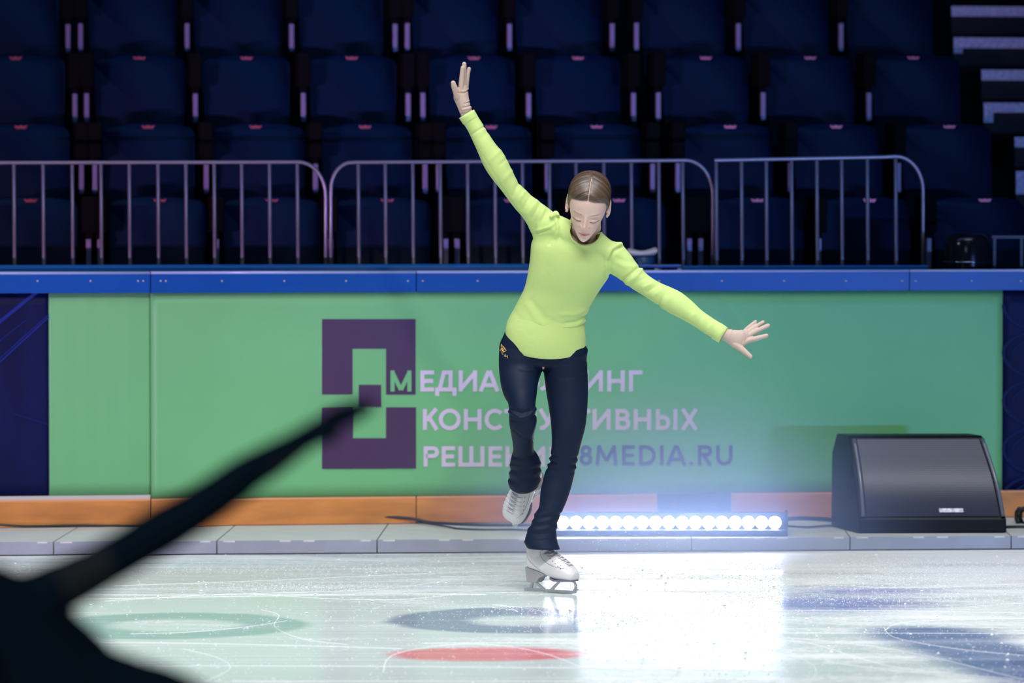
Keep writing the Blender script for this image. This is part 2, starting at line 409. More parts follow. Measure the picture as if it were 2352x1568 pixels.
for (p0, p1), lab, sc in zip(sec, names, screws):
    x0, x1 = bx(p0)+.002, bx(p1)-.002
    org = bpt((x0+x1)/2, 0, 0)
    t = empty('rink_board', org, lab, 'rink board', 'rink boards')
    MB().hexa([bpt(x0, TZ, -.012), bpt(x1, TZ, -.012), bpt(x1, TZ, -.06), bpt(x0, TZ, -.06), bpt(x0, 1.0, -.012), bpt(x1, 1.0, -.012), bpt(x1, 1.0, -.06), bpt(x0, 1.0, -.06)]).build('board_panel', m_bcore, t)
    # cap: front fascia with rounded top edge
    prof = [(.016, ZC0), (.018, ZC1-.010), (.015, ZC1-.003), (.008, ZC1), (-.16, ZC1), (-.16, ZC0), (0, ZC0)]
    mb = MB(); mb.rings([[bpt(x0, z, o_) for o_, z in prof], [bpt(x1, z, o_) for o_, z in prof]]); capo = mb.build('cap_rail', m_cap, t)
    for s_ in sc:
        q = board(s_, 645, .019)
        MB().ball(q, (.0042, .003, .0042), 6).build('screw', m_screw, capo)
    # rounded bead on the top front edge, highlight painted into its pale colour
    mb = MB(); mb.tube([bpt(x0, ZC1-.003, .014), bpt(x1, ZC1-.003, .014)], .0062, 12); mb.build('cap_edge', m_cap_hl, t, smooth=True)
    mb = MB(); mb.hexa([bpt(x0, TZ+.003, .012), bpt(x1, TZ+.003, .012), bpt(x1, TZ+.003, -.012), bpt(x0, TZ+.003, -.012), bpt(x0, ZK1, .012), bpt(x1, ZK1, .012), bpt(x1, ZK1, -.012), bpt(x0, ZK1, -.012)])
    ko = mb.build('kickplate', m_kick, t)
    mb = MB(); mb.hexa([bpt(x0, ZK1-.007, .0125), bpt(x1, ZK1-.007, .0125), bpt(x1, ZK1-.007, .010), bpt(x0, ZK1-.007, .010), bpt(x0, ZK1+.0005, .0125), bpt(x1, ZK1+.0005, .0125), bpt(x1, ZK1+.0005, -.012), bpt(x0, ZK1+.0005, -.012)])
    mb.build('kickplate_edge', m_kedge if p0 > 0 else m_kedge, ko)
    if p0 < 0:
        MB().hexa([bpt(x0, ZK1, .006), bpt(x1, ZK1, .006), bpt(x1, ZK1, -.012), bpt(x0, ZK1, -.012), bpt(x0, ZK1+.016, .002), bpt(x1, ZK1+.016, .002), bpt(x1, ZK1+.016, -.012), bpt(x0, ZK1+.016, -.012)]).build('ledge', m_white, t)
# raised rear rail behind the cap
mb = MB(); x0, x1 = bx(-450), bx(1440)
prof = [(-.162, 1.04), (-.162, 1.106), (-.170, 1.113), (-.24, 1.113), (-.24, 1.04)]
mb.rings([[bpt(x0, z, o_) for o_, z in prof], [bpt(x1, z, o_) for o_, z in prof]])
tag(mb.build('rear_rail', mat('rear_blue', (.004, .12, .36), rough=.35)), 'dark blue raised rail running along the back of the board cap, left stretch', 'rail', 'raised rails behind the cap')
mb = MB(); x0, x1 = bx(1572), bx(2152)
prof = [(-.162, 1.04), (-.162, 1.100), (-.170, 1.104), (-.24, 1.104), (-.24, 1.04)]
mb.rings([[bpt(x0, z, o_) for o_, z in prof], [bpt(x1, z, o_) for o_, z in prof]])
tag(mb.build('rear_rail', mat('rear_blue2', (.006, .16, .50), rough=.35)), 'lower blue raised rail behind the board cap, right of the white towel', 'rail', 'raised rails behind the cap')

# ------------------------------------------------------------------ banners
m_green = mat('green_banner', (.155, .50, .205), rough=.45, spec=.4, var=.03, vscale=3)
m_navy = mat('navy_banner', (.003, .007, .055), rough=.5, spec=.12, var=.25, vscale=8, stretch=(1, 1, .3))
def sheet(pa, pb, off, mt, name, lab, bend=None, z0=None, z1=None, grp=None, nx=60):
    xa, xb = bx(pa, 900), bx(pb, 900); mb = MB(); nz = 14; vs = []
    z0 = z0 or ZK1+.002; z1 = z1 or ZC0-.001
    for i in range(nx+1):
        for j in range(nz+1):
            x = xa+(xb-xa)*i/nx; z = z0+(z1-z0)*j/nz
            o_ = off+.0012*math.sin(x*5+z*3)*math.sin(z*6)
            if bend: o_ += bend(i/nx, j/nz)
            vs.append(bpt(x, z, o_))
    n0 = len(vs); vs += [v-BN*.004 for v in vs]
    fs = []
    q = lambda i, j: i*(nz+1)+j
    for i in range(nx):
        for j in range(nz):
            fs.append((q(i, j), q(i+1, j), q(i+1, j+1), q(i, j+1))); fs.append((n0+q(i, j), n0+q(i, j+1), n0+q(i+1, j+1), n0+q(i+1, j)))
    for i in range(nx):
        fs.append((q(i, 0), n0+q(i, 0), n0+q(i+1, 0), q(i+1, 0))); fs.append((q(i, nz), q(i+1, nz), n0+q(i+1, nz), n0+q(i, nz)))
    for j in range(nz):
        fs.append((q(0, j), q(0, j+1), n0+q(0, j+1), n0+q(0, j))); fs.append((q(nx, j), n0+q(nx, j), n0+q(nx, j+1), q(nx, j+1)))
    mb.add(vs, fs)
    o = mb.build(name, mt, None, origin=bpt((xa+xb)/2, z0, 0), smooth=True)
    return tag(o, lab, 'banner', grp)
ban = sheet(346, 2302, .001, m_green, 'advertising_banner', 'long green advertising banner with purple square logo and lettering', nx=120)
sheet(113, 345.5, -.006, m_green, 'advertising_banner', 'short plain green banner panel left of the board step', bend=lambda u, v: -.005*max(0, (u-.72)/.28)**2*(1-.3*v)-.0004*math.sin(u*30), z0=ZK1+.015)
nl = sheet(-450, 112, -.006, m_navy, 'board_wrap', 'dark navy board wrap with thin blue diagonal stripes at left edge', z0=ZK1+.015)
nr = sheet(2303, 2800, .001, m_navy, 'board_wrap', 'dark navy board wrap with faint curved pattern behind the loudspeaker', nx=30)
m_stripe = mat('blue_stripe', (.004, .02, .22), rough=.4, spec=.25); m_stripe2 = mat('blue_stripe_soft', (.002, .012, .075), rough=.5, spec=.12)
def ribbon(mb, pts, w, plane, thick=.0012, cap=0):   # pts in px, w px, plane(px,py,off)
    P2 = [Vector((x, y)) for x, y in pts]; P2 = [p for i, p in enumerate(P2) if i == 0 or (p-P2[i-1]).length > .05]; n = len(P2); Ls = []; Rs = []
    for i in range(n):
        a = (P2[i]-P2[i-1]).normalized() if i else (P2[1]-P2[0]).normalized()
        b = (P2[i+1]-P2[i]).normalized() if i < n-1 else a
        na = Vector((-a.y, a.x)); nb = Vector((-b.y, b.x)); mt = (na+nb); mt.normalize()
        k = w/2/max(.35, mt.dot(na)); Ls.append(P2[i]+mt*k); Rs.append(P2[i]-mt*k)
    fs = []; vs = []
    for i in range(n):
        for q, o_ in ((Ls[i], thick), (Rs[i], thick), (Ls[i], 0), (Rs[i], 0)): vs.append(plane(q.x, q.y, o_))
    for i in range(n-1):
        a = i*4; b = a+4
        fs += [(a, b, b+1, a+1), (a+2, a+3, b+3, b+2), (a, a+2, b+2, b), (a+1, b+1, b+3, a+3)]
    fs += [(0, 1, 3, 2), (4*n-4, 4*n-2, 4*n-1, 4*n-3)]
    mb.add(vs, fs)
def arc(cx, cy, rx_, ry_, a0, a1, n=18):
    return [(cx+rx_*math.cos(math.radians(a0+(a1-a0)*i/n)), cy+ry_*math.sin(math.radians(a0+(a1-a0)*i/n))) for i in range(n+1)]
mb = MB(); pl_ = lambda x, y, o_: board(x, y, -.003+o_)
for (a, b, w_) in [((-60, 786), (88, 668), 8), ((-60, 886), (112, 728), 3.5), ((-60, 876), (112, 722), 2), ((-10, 790), (60, 735), 1.5), ((30, 950), (112, 975), 1.2)]:
    ribbon(mb, [a, b], w_, pl_)
so = mb.build('diagonal_stripes', m_stripe, nl)
mb = MB(); pl_ = lambda x, y, o_: board(x, y, .0035+o_)
for cy in (740, 850, 960, 1070):
    ribbon(mb, arc(2400, cy-40, 95, 60, 180, 90), 7, pl_); ribbon(mb, arc(2400, cy+70, 95, 50, 180, 270), 7, pl_); ribbon(mb, arc(2400, cy+75, 75, 40, 180, 270), 5, pl_)
mb.build('curved_pattern', m_stripe2, nr)

# logo + lettering (printed on the big banner)
m_purp = mat('logo_purple', (.055, .022, .085), rough=.4); m_lett = mat('letter_lilac', (.64, .58, .74), rough=.45); m_blue = mat('letter_violet', (.035, .04, .20), rough=.45)
pb = lambda x, y, o_: board(x, y, .0030+o_)
def poly_on(mb, pts, thick, base=.0030):
    a = [board(x, y, base+thick) for x, y in pts]; mb.prism(a, -BN*thick)
mb = MB()
for r_ in [(739.6, 732.7, 809.8, 905.7), (809.8, 732.7, 886.7, 800.5), (886.7, 732.7, 954.5, 905.7), (824, 883.5, 875.5, 934.4),
           (739.6, 936.2, 810.6, 1076.4), (810.6, 1006.2, 886.7, 1076.0), (886.7, 935.2, 955.5, 1075.5)]:
    x0, y0, x1, y1 = r_; poly_on(mb, [(x0, y0), (x1, y0), (x1, y1), (x0, y1)], .0008)
mb.build('square_logo', m_purp, ban)
T = 9.4
def glyph(ch, x0, x1, y0, y1, t=T):
    a, b, c, d = x0+t/2, x1-t/2, y0+t/2, y1-t/2; m = (y0+y1)/2; h = y1-y0
    if ch in 'ЕE': return [[(b+t/2, c), (a, c), (a, d), (b+t/2, d)], [(a, m), (b+t*.25, m)]]
    if ch in 'МM': return [[(a, y1), (a, y0)], [(b, y1), (b, y0)], [(a, y0+t*.5), ((a+b)/2, y1-t*.4)], [(b, y0+t*.5), ((a+b)/2, y1-t*.4)]] if ch == 'М' else [[(a, y1), (a+t*.55, y0)], [(b, y1), (b-t*.55, y0)], [(a+t*.5, y0+t*.5), ((a+b)/2, y1-t*1.3)], [(b-t*.5, y0+t*.5), ((a+b)/2, y1-t*1.3)]]
    if ch == 'И': return [[(a, y0), (a, y1)], [(b, y0), (b, y1)], [(a, y1-t*.55), (b, y0+t*.55)]]
    if ch == 'Й': return [[(a, y0), (a, y1)], [(b, y0), (b, y1)], [(a, y1-t*.55), (b, y0+t*.55)], arc((a+b)/2, y0-10, 10, 7, 180, 0, 10)]
    if ch in 'АA': return [[(a-t*.2, y1), ((a+b)/2-t*.10, y0+t*.10)], [((a+b)/2+t*.10, y0+t*.10), (b+t*.2, y1)], [(x0+(x1-x0)*.27, y1-h*.30), (x1-(x1-x0)*.27, y1-h*.30)]]
    if ch in 'НH': return [[(a, y0), (a, y1)], [(b, y0), (b, y1)], [(a, m), (b, m)]]
    if ch == 'Г': return [[(b+t/2, c), (a, c), (a, y1)]]
    if ch == 'Х': return [[(a, y0), (b, y1)], [(b, y0), (a, y1)]]
    if ch == 'О': return [arc((a+b)/2, m, (b-a)/2, (d-c)/2+.8, 0, 360, 32)]
    if ch == 'С':
        return [arc((x0+x1)/2+2, m, (b-a)/2+2, (d-c)/2+.8, -42, -318, 28)]
    if ch == 'Л': return [[(b, y1), (b, c), (a+h*.22, c), (a+h*.14, y1-t*1.2), (x0-1, d)]]
    if ch == 'Д':
        i = x0+t*1.0; j = x1-t*.95
        return [[(i+1, d), (i+t*1.15, c), (j-t*.5, c), (j-t*.5, d)], [(a, y1+10), (a, d), (b, d), (b, y1+10)]]
    if ch == 'К': return [[(a, y0), (a, y1)], [(b, y0-1), (a+t*.4, m+2), ], [(a+t*1.1, m-4), (b+1, y1)]]
    if ch == 'Т': return [[(x0, c), (x1, c)], [((x0+x1)/2, c), ((x0+x1)/2, y1)]]
    if ch in 'РP': r = (h*.58-t)/2; return [[(a, y1), (a, c), (b-r, c)]+arc(b-r, c+r, r, r, -90, 90, 14)+[(a, c+2*r)]]
    if ch == 'R': r = (h*.56-t)/2; return [[(a, y1), (a, c), (b-r, c)]+arc(b-r, c+r, r, r, -90, 90, 14)+[(a, c+2*r)], [(a+t*1.0, c+2*r), (b, y1)]]
    if ch == 'У': return [[(a, y0), ((a+b)/2+2, m+h*.14)], [(b, y0), ((a+b)/2+1, m+h*.22), (a+t*.8, d), (a-t*.1, d)]]
    if ch == 'В':
        r = (h*.5-t*.6)/2; r2 = (d-c)/2-r
        return [[(a, c), (b-r-2, c)]+arc(b-r-2, c+r, r, r, -90, 90, 12)+[(a, c+2*r)], [(a, c+2*r), (b-r2, c+2*r)]+arc(b-r2, d-r2, r2, r2, -90, 90, 12)+[(a, d)], [(a, y0), (a, y1)]]
    if ch == 'Ы': 
        k = x0+(x1-x0)*.67; r = h*.27
        return [[(a, y0), (a, d), (k-r-t/2, d)]+arc(k-r-t/2, d-r+1, r, r-.5, 90, -90, 14)+[(a, d-2*r+2)], [(b, y0), (b, y1)]]
    if ch == 'Ш': return [[(a, y0), (a, d), (b, d), (b, y0)], [((a+b)/2, y0), ((a+b)/2, d)]]
    if ch == '8': r = (h-t)/4-1; return [arc((a+b)/2, c+r, (b-a)/2-1.5, r, 0, 360, 24), arc((a+b)/2, d-r-1.5, (b-a)/2, r+1.5, 0, 360, 24)]
    if ch == 'D': r = (d-c)/2; return [[(a, y0), (a, y1)], [(a, c), (b-r, c)]+arc(b-r, m, r, r, -90, 90, 18)+[(a, d)]]
    if ch == 'I': return [[((x0+x1)/2, y0), ((x0+x1)/2, y1)]]
    if ch == '.': return [arc((x0+x1)/2, y1-t*.55, .8, .8, 0, 360, 12)]
    if ch == 'U': r = (b-a)/2; return [[(a, y0), (a, y1-t/2-r)]+arc((a+b)/2, d-r, r, r, 180, 0, 18)+[(b, y0)]]
    return []
def word(lst, y0, y1, mt, name, t=T, base=.003):
    mb = MB(); k = 0
    for ch, x0, x1 in lst:
        for st in glyph(ch, x0, x1, y0, y1, t):
            if ch == '.': poly_on(mb, arc((x0+x1)/2, y1-t*.55, t*.55, t*.55, 0, 345, 16), .001, base)
            else: ribbon(mb, st, t, lambda x, y, o_, k=k: board(x, y, base+o_+(k*.00003 if o_ else 0)), .0009)
            k = (k+1) % 8
    return mb.build(name, mt, ban)
word([('М', 896.9, 945)], 850.5, 898.8, m_green, 'lettering', T, .0040)
word([('Е', 965.5, 997.2), ('Д', 999.4, 1048.5), ('И', 1053.6, 1095.8), ('А', 1101, 1145.8), ('Х', 1149, 1190), ('О', 1191, 1240), ('Л', 1243, 1282), ('Д', 1284, 1334), ('И', 1342, 1384.8), ('Н', 1394.8, 1435), ('Г', 1444.5, 1475.5)], 850.3, 898.8, m_lett, 'lettering')
word([('К', 971.3, 1007), ('О', 1007.7, 1058.5), ('Н', 1065.3, 1106), ('С', 1113, 1156.6), ('Т', 1158.7, 1194), ('Р', 1199, 1232), ('У', 1236, 1277), ('К', 1283, 1318), ('Т', 1321, 1356), ('И', 1361, 1402.5), ('В', 1413.6, 1447.8), ('Н', 1455.6, 1495.4), ('Ы', 1506.4, 1556), ('Х', 1563, 1603.7)], 939.0, 987, m_lett, 'lettering')
word([('Р', 973, 1008.5), ('Е', 1014.4, 1045.4), ('Ш', 1052.8, 1112.7), ('Е', 1122, 1153), ('Н', 1161, 1200), ('И', 1210, 1252.5), ('Й', 1262, 1304)], 1024.4, 1071.5, m_lett, 'lettering')
word([('8', 1331.3, 1360.5), ('M', 1367.8, 1418.6), ('E', 1429, 1457.8), ('D', 1467.7, 1506.4), ('I', 1516.4, 1523.7), ('A', 1531.4, 1575.6), ('.', 1582.7, 1592.6), ('R', 1603, 1635.8), ('U', 1645, 1682.6)], 1022.3, 1068.7, m_blue, 'lettering', 8.2)

# dark pad on the kickplate behind the light bar
mb = MB(); xa, xb = bx(1508, 1150), bx(1676, 1150)
mb.hexa([bpt(xa, TZ+.004, .03), bpt(xb, TZ+.004, .03), bpt(xb, TZ+.004, .014), bpt(xa, TZ+.004, .014), bpt(xa, ZK1+.002, .03), bpt(xb, ZK1+.002, .03), bpt(xb, ZK1+.002, .014), bpt(xa, ZK1+.002, .014)])
tag(mb.build('dark_pad', mat('pad', (.03, .05, .16), rough=.5)), 'dark blue flat pad leaning on the orange kickplate behind the light bar', 'pad')

# ------------------------------------------------------------------ LED light bar
m_black = mat('black_metal', (.012, .012, .016), rough=.35)
m_lens = mat('led_lens', (1, 1, 1), rough=.2, emit=(.62, .74, 1.0), es=42)
LY = 16.82
lb0 = P(1255, 1228, LY); lb1 = P(1806, 1228, LY)
t = empty('led_light_bar', ((lb0.x+lb1.x)/2, LY, TZ), 'long black stage light bar with a row of glowing white lamps', 'light bar')
MB().box((lb0.x, LY, TZ+.004), (lb1.x, LY+.075, TZ+.090)).build('housing', m_black, t, bevel=.006)
MB().box((lb0.x, LY-.040, TZ+.004), (lb1.x, LY+.01, TZ+.026)).build('shade_lip', m_black, t, bevel=.003)  # housing band, extended forward to block lamp light from the tile tops
MB().box((lb0.x, LY-.016, TZ+.086), (lb1.x, LY+.01, TZ+.093)).build('hood', m_black, t, bevel=.002)
for sx in (lb0.x-.004, lb1.x):
    MB().box((sx, LY-.004, TZ), (sx+.006, LY+.08, TZ+.098)).build('end_plate', m_black, t, bevel=.001)
for i in range(-1, 17):
    q = P(1292.7+i*30.45, 1199.5, LY-.002)
    mb = MB(); n = 20
    r0 = [q+Vector((.0245*math.cos(2*math.pi*j/n), .004, .0245*math.sin(2*math.pi*j/n))) for j in range(n)]
    r1 = [q+Vector((.0240*math.cos(2*math.pi*j/n), -.003, .0240*math.sin(2*math.pi*j/n))) for j in range(n)]
    r2 = [q+Vector((.011*math.cos(2*math.pi*j/n), -.008, .011*math.sin(2*math.pi*j/n))) for j in range(n)]
    mb.rings([r0, r1, r2]); mb.build('lamp_lens', m_lens, t, smooth=True)
lamp('light_bar_beam', 'AREA', ((lb0.x+lb1.x)/2, LY-.02, .125), ((lb0.x+lb1.x)/2, 10, .35), 5.0, (.30, .42, 1), shape='RECTANGLE', size=.9, size_y=.04, spread=math.radians(110))

def haze():
    m = bpy.data.materials.new('haze'); m.use_nodes = True; nt = m.node_tree
    for n in list(nt.nodes):
        if n.type == 'BSDF_PRINCIPLED': nt.nodes.remove(n)
    v = nt.nodes.new('ShaderNodeVolumeScatter'); v.inputs['Color'].default_value = (.42, .58, 1, 1); v.inputs['Anisotropy'].default_value = .35
    tc = nt.nodes.new('ShaderNodeTexCoord'); mp = nt.nodes.new('ShaderNodeMapping'); nt.links.new(tc.outputs['Object'], mp.inputs[0])
    mp.vector_type = 'POINT'; mp.inputs['Scale'].default_value = (1/HR[0], 1/HR[1], 1/HR[2])
    ln = nt.nodes.new('ShaderNodeVectorMath'); ln.operation = 'LENGTH'; nt.links.new(mp.outputs[0], ln.inputs[0])
    mr = nt.nodes.new('ShaderNodeMapRange'); mr.interpolation_type = 'SMOOTHERSTEP'; mr.inputs[1].default_value = 1.0; mr.inputs[2].default_value = .0; mr.inputs[3].default_value = 0; mr.inputs[4].default_value = .85
    nt.links.new(ln.outputs['Value'], mr.inputs[0]); nt.links.new(mr.outputs[0], v.inputs['Density'])
    nt.links.new(v.outputs[0], nt.nodes['Material Output'].inputs['Volume']); return m
HR = (1.25, 1.9, .85)
cx_ = (lb0.x+lb1.x)/2
hz = MB().ball((cx_-.05, 16.0, .14), HR, 24).build('haze', haze(), smooth=True, origin=(cx_-.05, 16.0, .14))
tag(hz, 'thin blue stage haze glowing in front of the light bar', 'haze', kind='stuff')

# ------------------------------------------------------------------ stage monitor
m_cab = mat('black_cabinet', (.002, .003, .006), rough=.5, spec=.25, bump=.05, bscale=200)
m_trimc = mat('cabinet_trim', (.10, .11, .14), rough=.25, spec=.7)
def grille_mat():
    m = mat('steel_grille', (.02, .03, .055), rough=.35, metal=.3); nt = m.node_tree; b = nt.nodes['Principled BSDF']
    tc = nt.nodes.new('ShaderNodeTexCoord'); mp = nt.nodes.new('ShaderNodeMapping'); mp.inputs['Scale'].default_value = (112, 112, 112); nt.links.new(tc.outputs['UV'], mp.inputs[0])
    v = nt.nodes.new('ShaderNodeTexVoronoi'); v.inputs['Scale'].default_value = 1; v.inputs['Randomness'].default_value = 0; nt.links.new(mp.outputs[0], v.inputs['Vector'])
    r = nt.nodes.new('ShaderNodeValToRGB'); r.color_ramp.elements[0].position = .28; r.color_ramp.elements[0].color = (.001, .0015, .003, 1); r.color_ramp.elements[1].position = .45; r.color_ramp.elements[1].color = (.025, .034, .065, 1)
    nt.links.new(v.outputs[0], r.inputs[0]); nt.links.new(r.outputs[0], b.inputs['Base Color']); return m
YAW = math.radians(13)
c0 = P(1972, 1226, 16.93); org = Vector((c0.x, c0.y, TZ))
fw = Vector((math.cos(YAW*.15), math.sin(YAW*.15), 0)); dp = Vector((-math.sin(YAW)*1.0, math.cos(YAW), 0)).normalized()
def sp(u, d, z): return org+fw*u+dp*d+Vector((0, 0, z))
WS = .592
t = empty('stage_monitor', sp(WS/2, .15, 0), 'black wedge floor loudspeaker with metal grille at the right of the light bar', 'loudspeaker')
prof = [(0.0, .006), (-.006, .055), (.0, .066), (.135, .372), (.15, .381), (.30, .381), (.36, .30), (.36, .0), (.02, 0)]
prof2 = []   # slightly bulging grille curve
mb = MB(); def_r = []
for u in (0, .006, WS-.006, WS): 
    k = .004 if u in (0, WS) else 0
    # sides taper inward toward the top
    def_r.append([sp(u+(.004 if u < .1 else -.05)*(z/.38)**1.4*(1 if u > .1 else 1), d+k, max(z-k*.5, 0)) for d, z in prof])
mb.rings(def_r); cabo = mb.build('cabinet', m_cab, t)
# grille as a curved sheet with uv
mb = MB(); nu, nv = 24, 24; vs = []
def gp(a, b, o_=0):
    d = .0+.135*b-.022*math.sin(math.pi*b)*.9; z = .068+.30*b
    u = .028+(WS-.056)*a+(.003 if a < .5 else -.05*(z/.38)**1.4)*(1 if a < .5 else 1)
    ul = .028+.003*b; ur = WS-.026-.046*(z/.38)**1.4
    u = ul+(ur-ul)*a
    return sp(u, d-.006-o_, z)
for i in range(nu+1):
    for j in range(nv+1): vs.append(gp(i/nu, j/nv))
n0 = len(vs); vs += [gp(i/nu, j/nv, -.02) for i in range(nu+1) for j in range(nv+1)]
q = lambda i, j: i*(nv+1)+j
fs = [(q(i, j), q(i+1, j), q(i+1, j+1), q(i, j+1)) for i in range(nu) for j in range(nv)]+[(n0+q(i, j), n0+q(i, j+1), n0+q(i+1, j+1), n0+q(i+1, j)) for i in range(nu) for j in range(nv)]
for i in range(nu): fs += [(q(i, 0), n0+q(i, 0), n0+q(i+1, 0), q(i+1, 0)), (q(i, nv), q(i+1, nv), n0+q(i+1, nv), n0+q(i, nv))]
for j in range(nv): fs += [(q(0, j), q(0, j+1), n0+q(0, j+1), n0+q(0, j)), (q(nu, j), n0+q(nu, j), n0+q(nu, j+1), q(nu, j+1))]
mb.add(vs, fs); g = mb.build('grille', grille_mat(), t, smooth=False)
uv = g.data.uv_layers.new(name='UVMap')
for lp in g.data.loops:
    k = lp.vertex_index % n0; uv.data[lp.index].uv = ((k//(nv+1))/nu*.62, (k % (nv+1))/nv*.36)
for a in (0, 1):
    pts = []
    for j in range(13):
        b = j/12; p_ = gp(a, b, .004)+fw*(.012 if a else -.012); pts.append(p_)
    MB().tube(pts, .0085, 10).build('side_trim', m_trimc, t, smooth=True)
q0 = [gp(.55, .055, .004), gp(.73, .055, .004), gp(.73, .105, .004), gp(.55, .105, .004)]
MB().prism(q0, dp*.004).build('name_plate', mat('nameplate', (.75, .76, .78), rough=.35, metal=.5, var=.5, vscale=80), t)
mb = MB(); 
for zz in (.13, .21):
    mb.prism([sp(-.0005, .10, zz), sp(-.0005, .16, zz+.01), sp(-.0005, .15, zz+.07), sp(-.0005, .11, zz+.05)], fw*.001-fw*.003)
mb.build('side_recess', m_gap, t)

# ------------------------------------------------------------------ cables
m_cable = mat('black_cable', (.008, .008, .010), rough=.45)
def cable(pts, r, lab):
    arr = catmull([np.array([*P(x, y, Yc)]) for x, y, Yc in pts], 6)
    ps = [Vector((a[0], a[1], max(a[2], TZ+r))) for a in arr]
    o = MB().tube(ps, r, 8).build('cable', m_cable, smooth=True); return tag(o, lab, 'cable', 'black cables on the platform')
cable([(540, 1202, 17.35), (600, 1201, 17.36), (700, 1203, 17.40), (800, 1197, 17.42), (860, 1187, 17.42), (940, 1190, 17.42), (1000, 1201, 17.4), (1100, 1206, 17.3), (1240, 1207, 17.3)], .006, 'thick black cable looping against the kickplate left of the skater')
cable([(-60, 1200, 17.1), (60, 1208, 17.1), (200, 1206, 17.15), (350, 1210, 17.15)], .005, 'black cable lying along the kickplate at the left edge of the picture')
cable([(960, 1199, 17.4), (1020, 1208, 17.2), (1060, 1215, 17.12), (1110, 1219, 17.08), (1180, 1218, 17.08), (1260, 1216, 17.0)], .004, 'thin black cable curving across the tile tops towards the light bar')
cable([(1806, 1192, 16.95), (1840, 1190, 17.1), (1890, 1192, 17.2), (1950, 1196, 17.3), (2080, 1196, 17.45), (2250, 1196, 17.5)], .009, 'thick black cable running from the light bar behind the loudspeaker')
cable([(1800, 1207, 16.96), (1850, 1210, 17.0), (1900, 1207, 17.05), (1940, 1208, 17.1)], .004, 'thin black cable from the light bar end to the loudspeaker side')
cable([(2280, 1212, 17.15), (2330, 1212, 17.2), (2420, 1214, 17.2)], .006, 'black cable leaving the loudspeaker at the right edge of the platform')
arr = [P(2352+13*math.cos(a*.7)-6*math.sin(a*.13), 1186+20*math.sin(a*.7)+3*math.cos(a*1.1), 17.45+.03*math.sin(a*.3)) for a in range(40)]
tag(MB().tube(arr, .007, 8).build('cable', m_cable, smooth=True), 'bundle of black cable coiled against the kickplate right of the loudspeaker', 'cable', 'black cables on the platform')

# ------------------------------------------------------------------ towel, tub and tray on the board top
YT = 17.75
m_towel = mat('white_towel', (.80, .74, .68), rough=.9, bump=.4, bscale=150)
mb = MB(); rs = []
for i in range(13):
    u = i/12; px = 1441+68*u; sag = 9*math.sin(math.pi*u)-4*u
    cy_ = 577+sag*.6+.5; r1 = (8+1.2*math.cos(2*math.pi*u)-(3 if i in (0, 12) else 0))*YT/F
    c_ = P(px, cy_, YT+.0)
    rs.append([c_+Vector((0, .05*math.cos(2*math.pi*j/16), r1*math.sin(2*math.pi*j/16))) for j in range(16)])
tw = mb.rings(rs).build('towel', m_towel, smooth=True, origin=P(1475, 588, YT)); tag(tw, 'small folded white towel lying on the plastic tub behind the boards', 'towel')
q = P(1478, 600, YT); tt = MB()
ztop = P(1478, 586, YT).z; zb = 1.045
n = 24; rr_ = .042
outer = [[Vector((q.x+(rr_+.002*k)*math.cos(2*math.pi*j/n), YT+.0+(rr_+.002*k)*.8*math.sin(2*math.pi*j/n), zb+(ztop-.004-zb)*k/4)) for j in range(n)] for k in range(5)]
inner = [[Vector((q.x+(rr_-.003+.002*k)*math.cos(2*math.pi*j/n), YT+(rr_-.003+.002*k)*.8*math.sin(2*math.pi*j/n), zb+.004+(ztop-.008-zb)*k/4)) for j in range(n)] for k in range(4, -1, -1)]
tag(tt.rings(outer+inner).build('plastic_tub', mat('tub', (.01, .07, .15), rough=.25), smooth=True, origin=(q.x, YT, zb)), 'dark teal plastic tub holding the white towel behind the boards', 'tub')
a = P(1452, 612, 17.7); b = P(1566, 612, 17.7)
t = empty('blue_tray', ((a.x+b.x)/2, 17.72, 1.09), 'shallow blue plastic tray on two feet under the tub', 'tray')
m_tray = mat('tray', (.004, .09, .36), rough=.3)
MB().box((a.x, 17.66, P(0, 615, 17.7).z), (b.x, 17.84, P(0, 607, 17.7).z)).build('tray_body', m_tray, t, bevel=.005)
for px in (1508, 1560):
    q = P(px, 619, 17.68); MB().box((q.x-.009, 17.665, 1.087), (q.x+.009, 17.69, P(0, 614, 17.7).z)).build('foot', m_white, t, bevel=.002)

# ------------------------------------------------------------------ bleachers: risers and aisle steps
m_conc = mat('dark_riser', (.010, .011, .014), rough=.7)
m_dark = mat('dark_void', (.006, .006, .009), rough=.8)
RY = [18.6, 19.2, 19.8, 20.4]
RZ = [.55+.335*k for k in range(5)]
for k in range(5):
    y0 = (18.6+.6*k)-(.45 if k else 1.0); y1 = (18.6+.6*(k+1))-.45
    a, b = -6, 6
    c = [Vector((x, y+BM*x, 0)) for x, y in ((a, y0), (b, y0), (b, y1), (a, y1))]
    tag(MB().hexa(c+[v+Vector((0, 0, RZ[k])) for v in c]).build('trim_%d' % (k+1), m_conc), kind='structure')
c = [Vector((x, y+BM*x, 0)) for x, y in ((-6, 21.5), (6, 21.5), (6, 21.7), (-6, 21.7))]
tag(MB().hexa(c+[v+Vector((0, 0, 4.5)) for v in c]).build('wall_back', m_dark), kind='structure')
m_strip = mat('lilac_nosing', (.70, .62, .95), rough=.5, var=.25, vscale=60)
steps = [(2188, 15, 37, 20.75, 0, 'topmost'), (2193, 87, 110, 20.45, 122, 'second from the top'), (2258, 161, 184, 20.15, 0, 'third from the top'), (2263, 237, 258, 19.85, 281, 'fourth from the top'),
         (2335, 316, 338, 19.55, 0, 'fifth from the top'), (2338, 394, 414, 19.25, 446, 'lowest')]
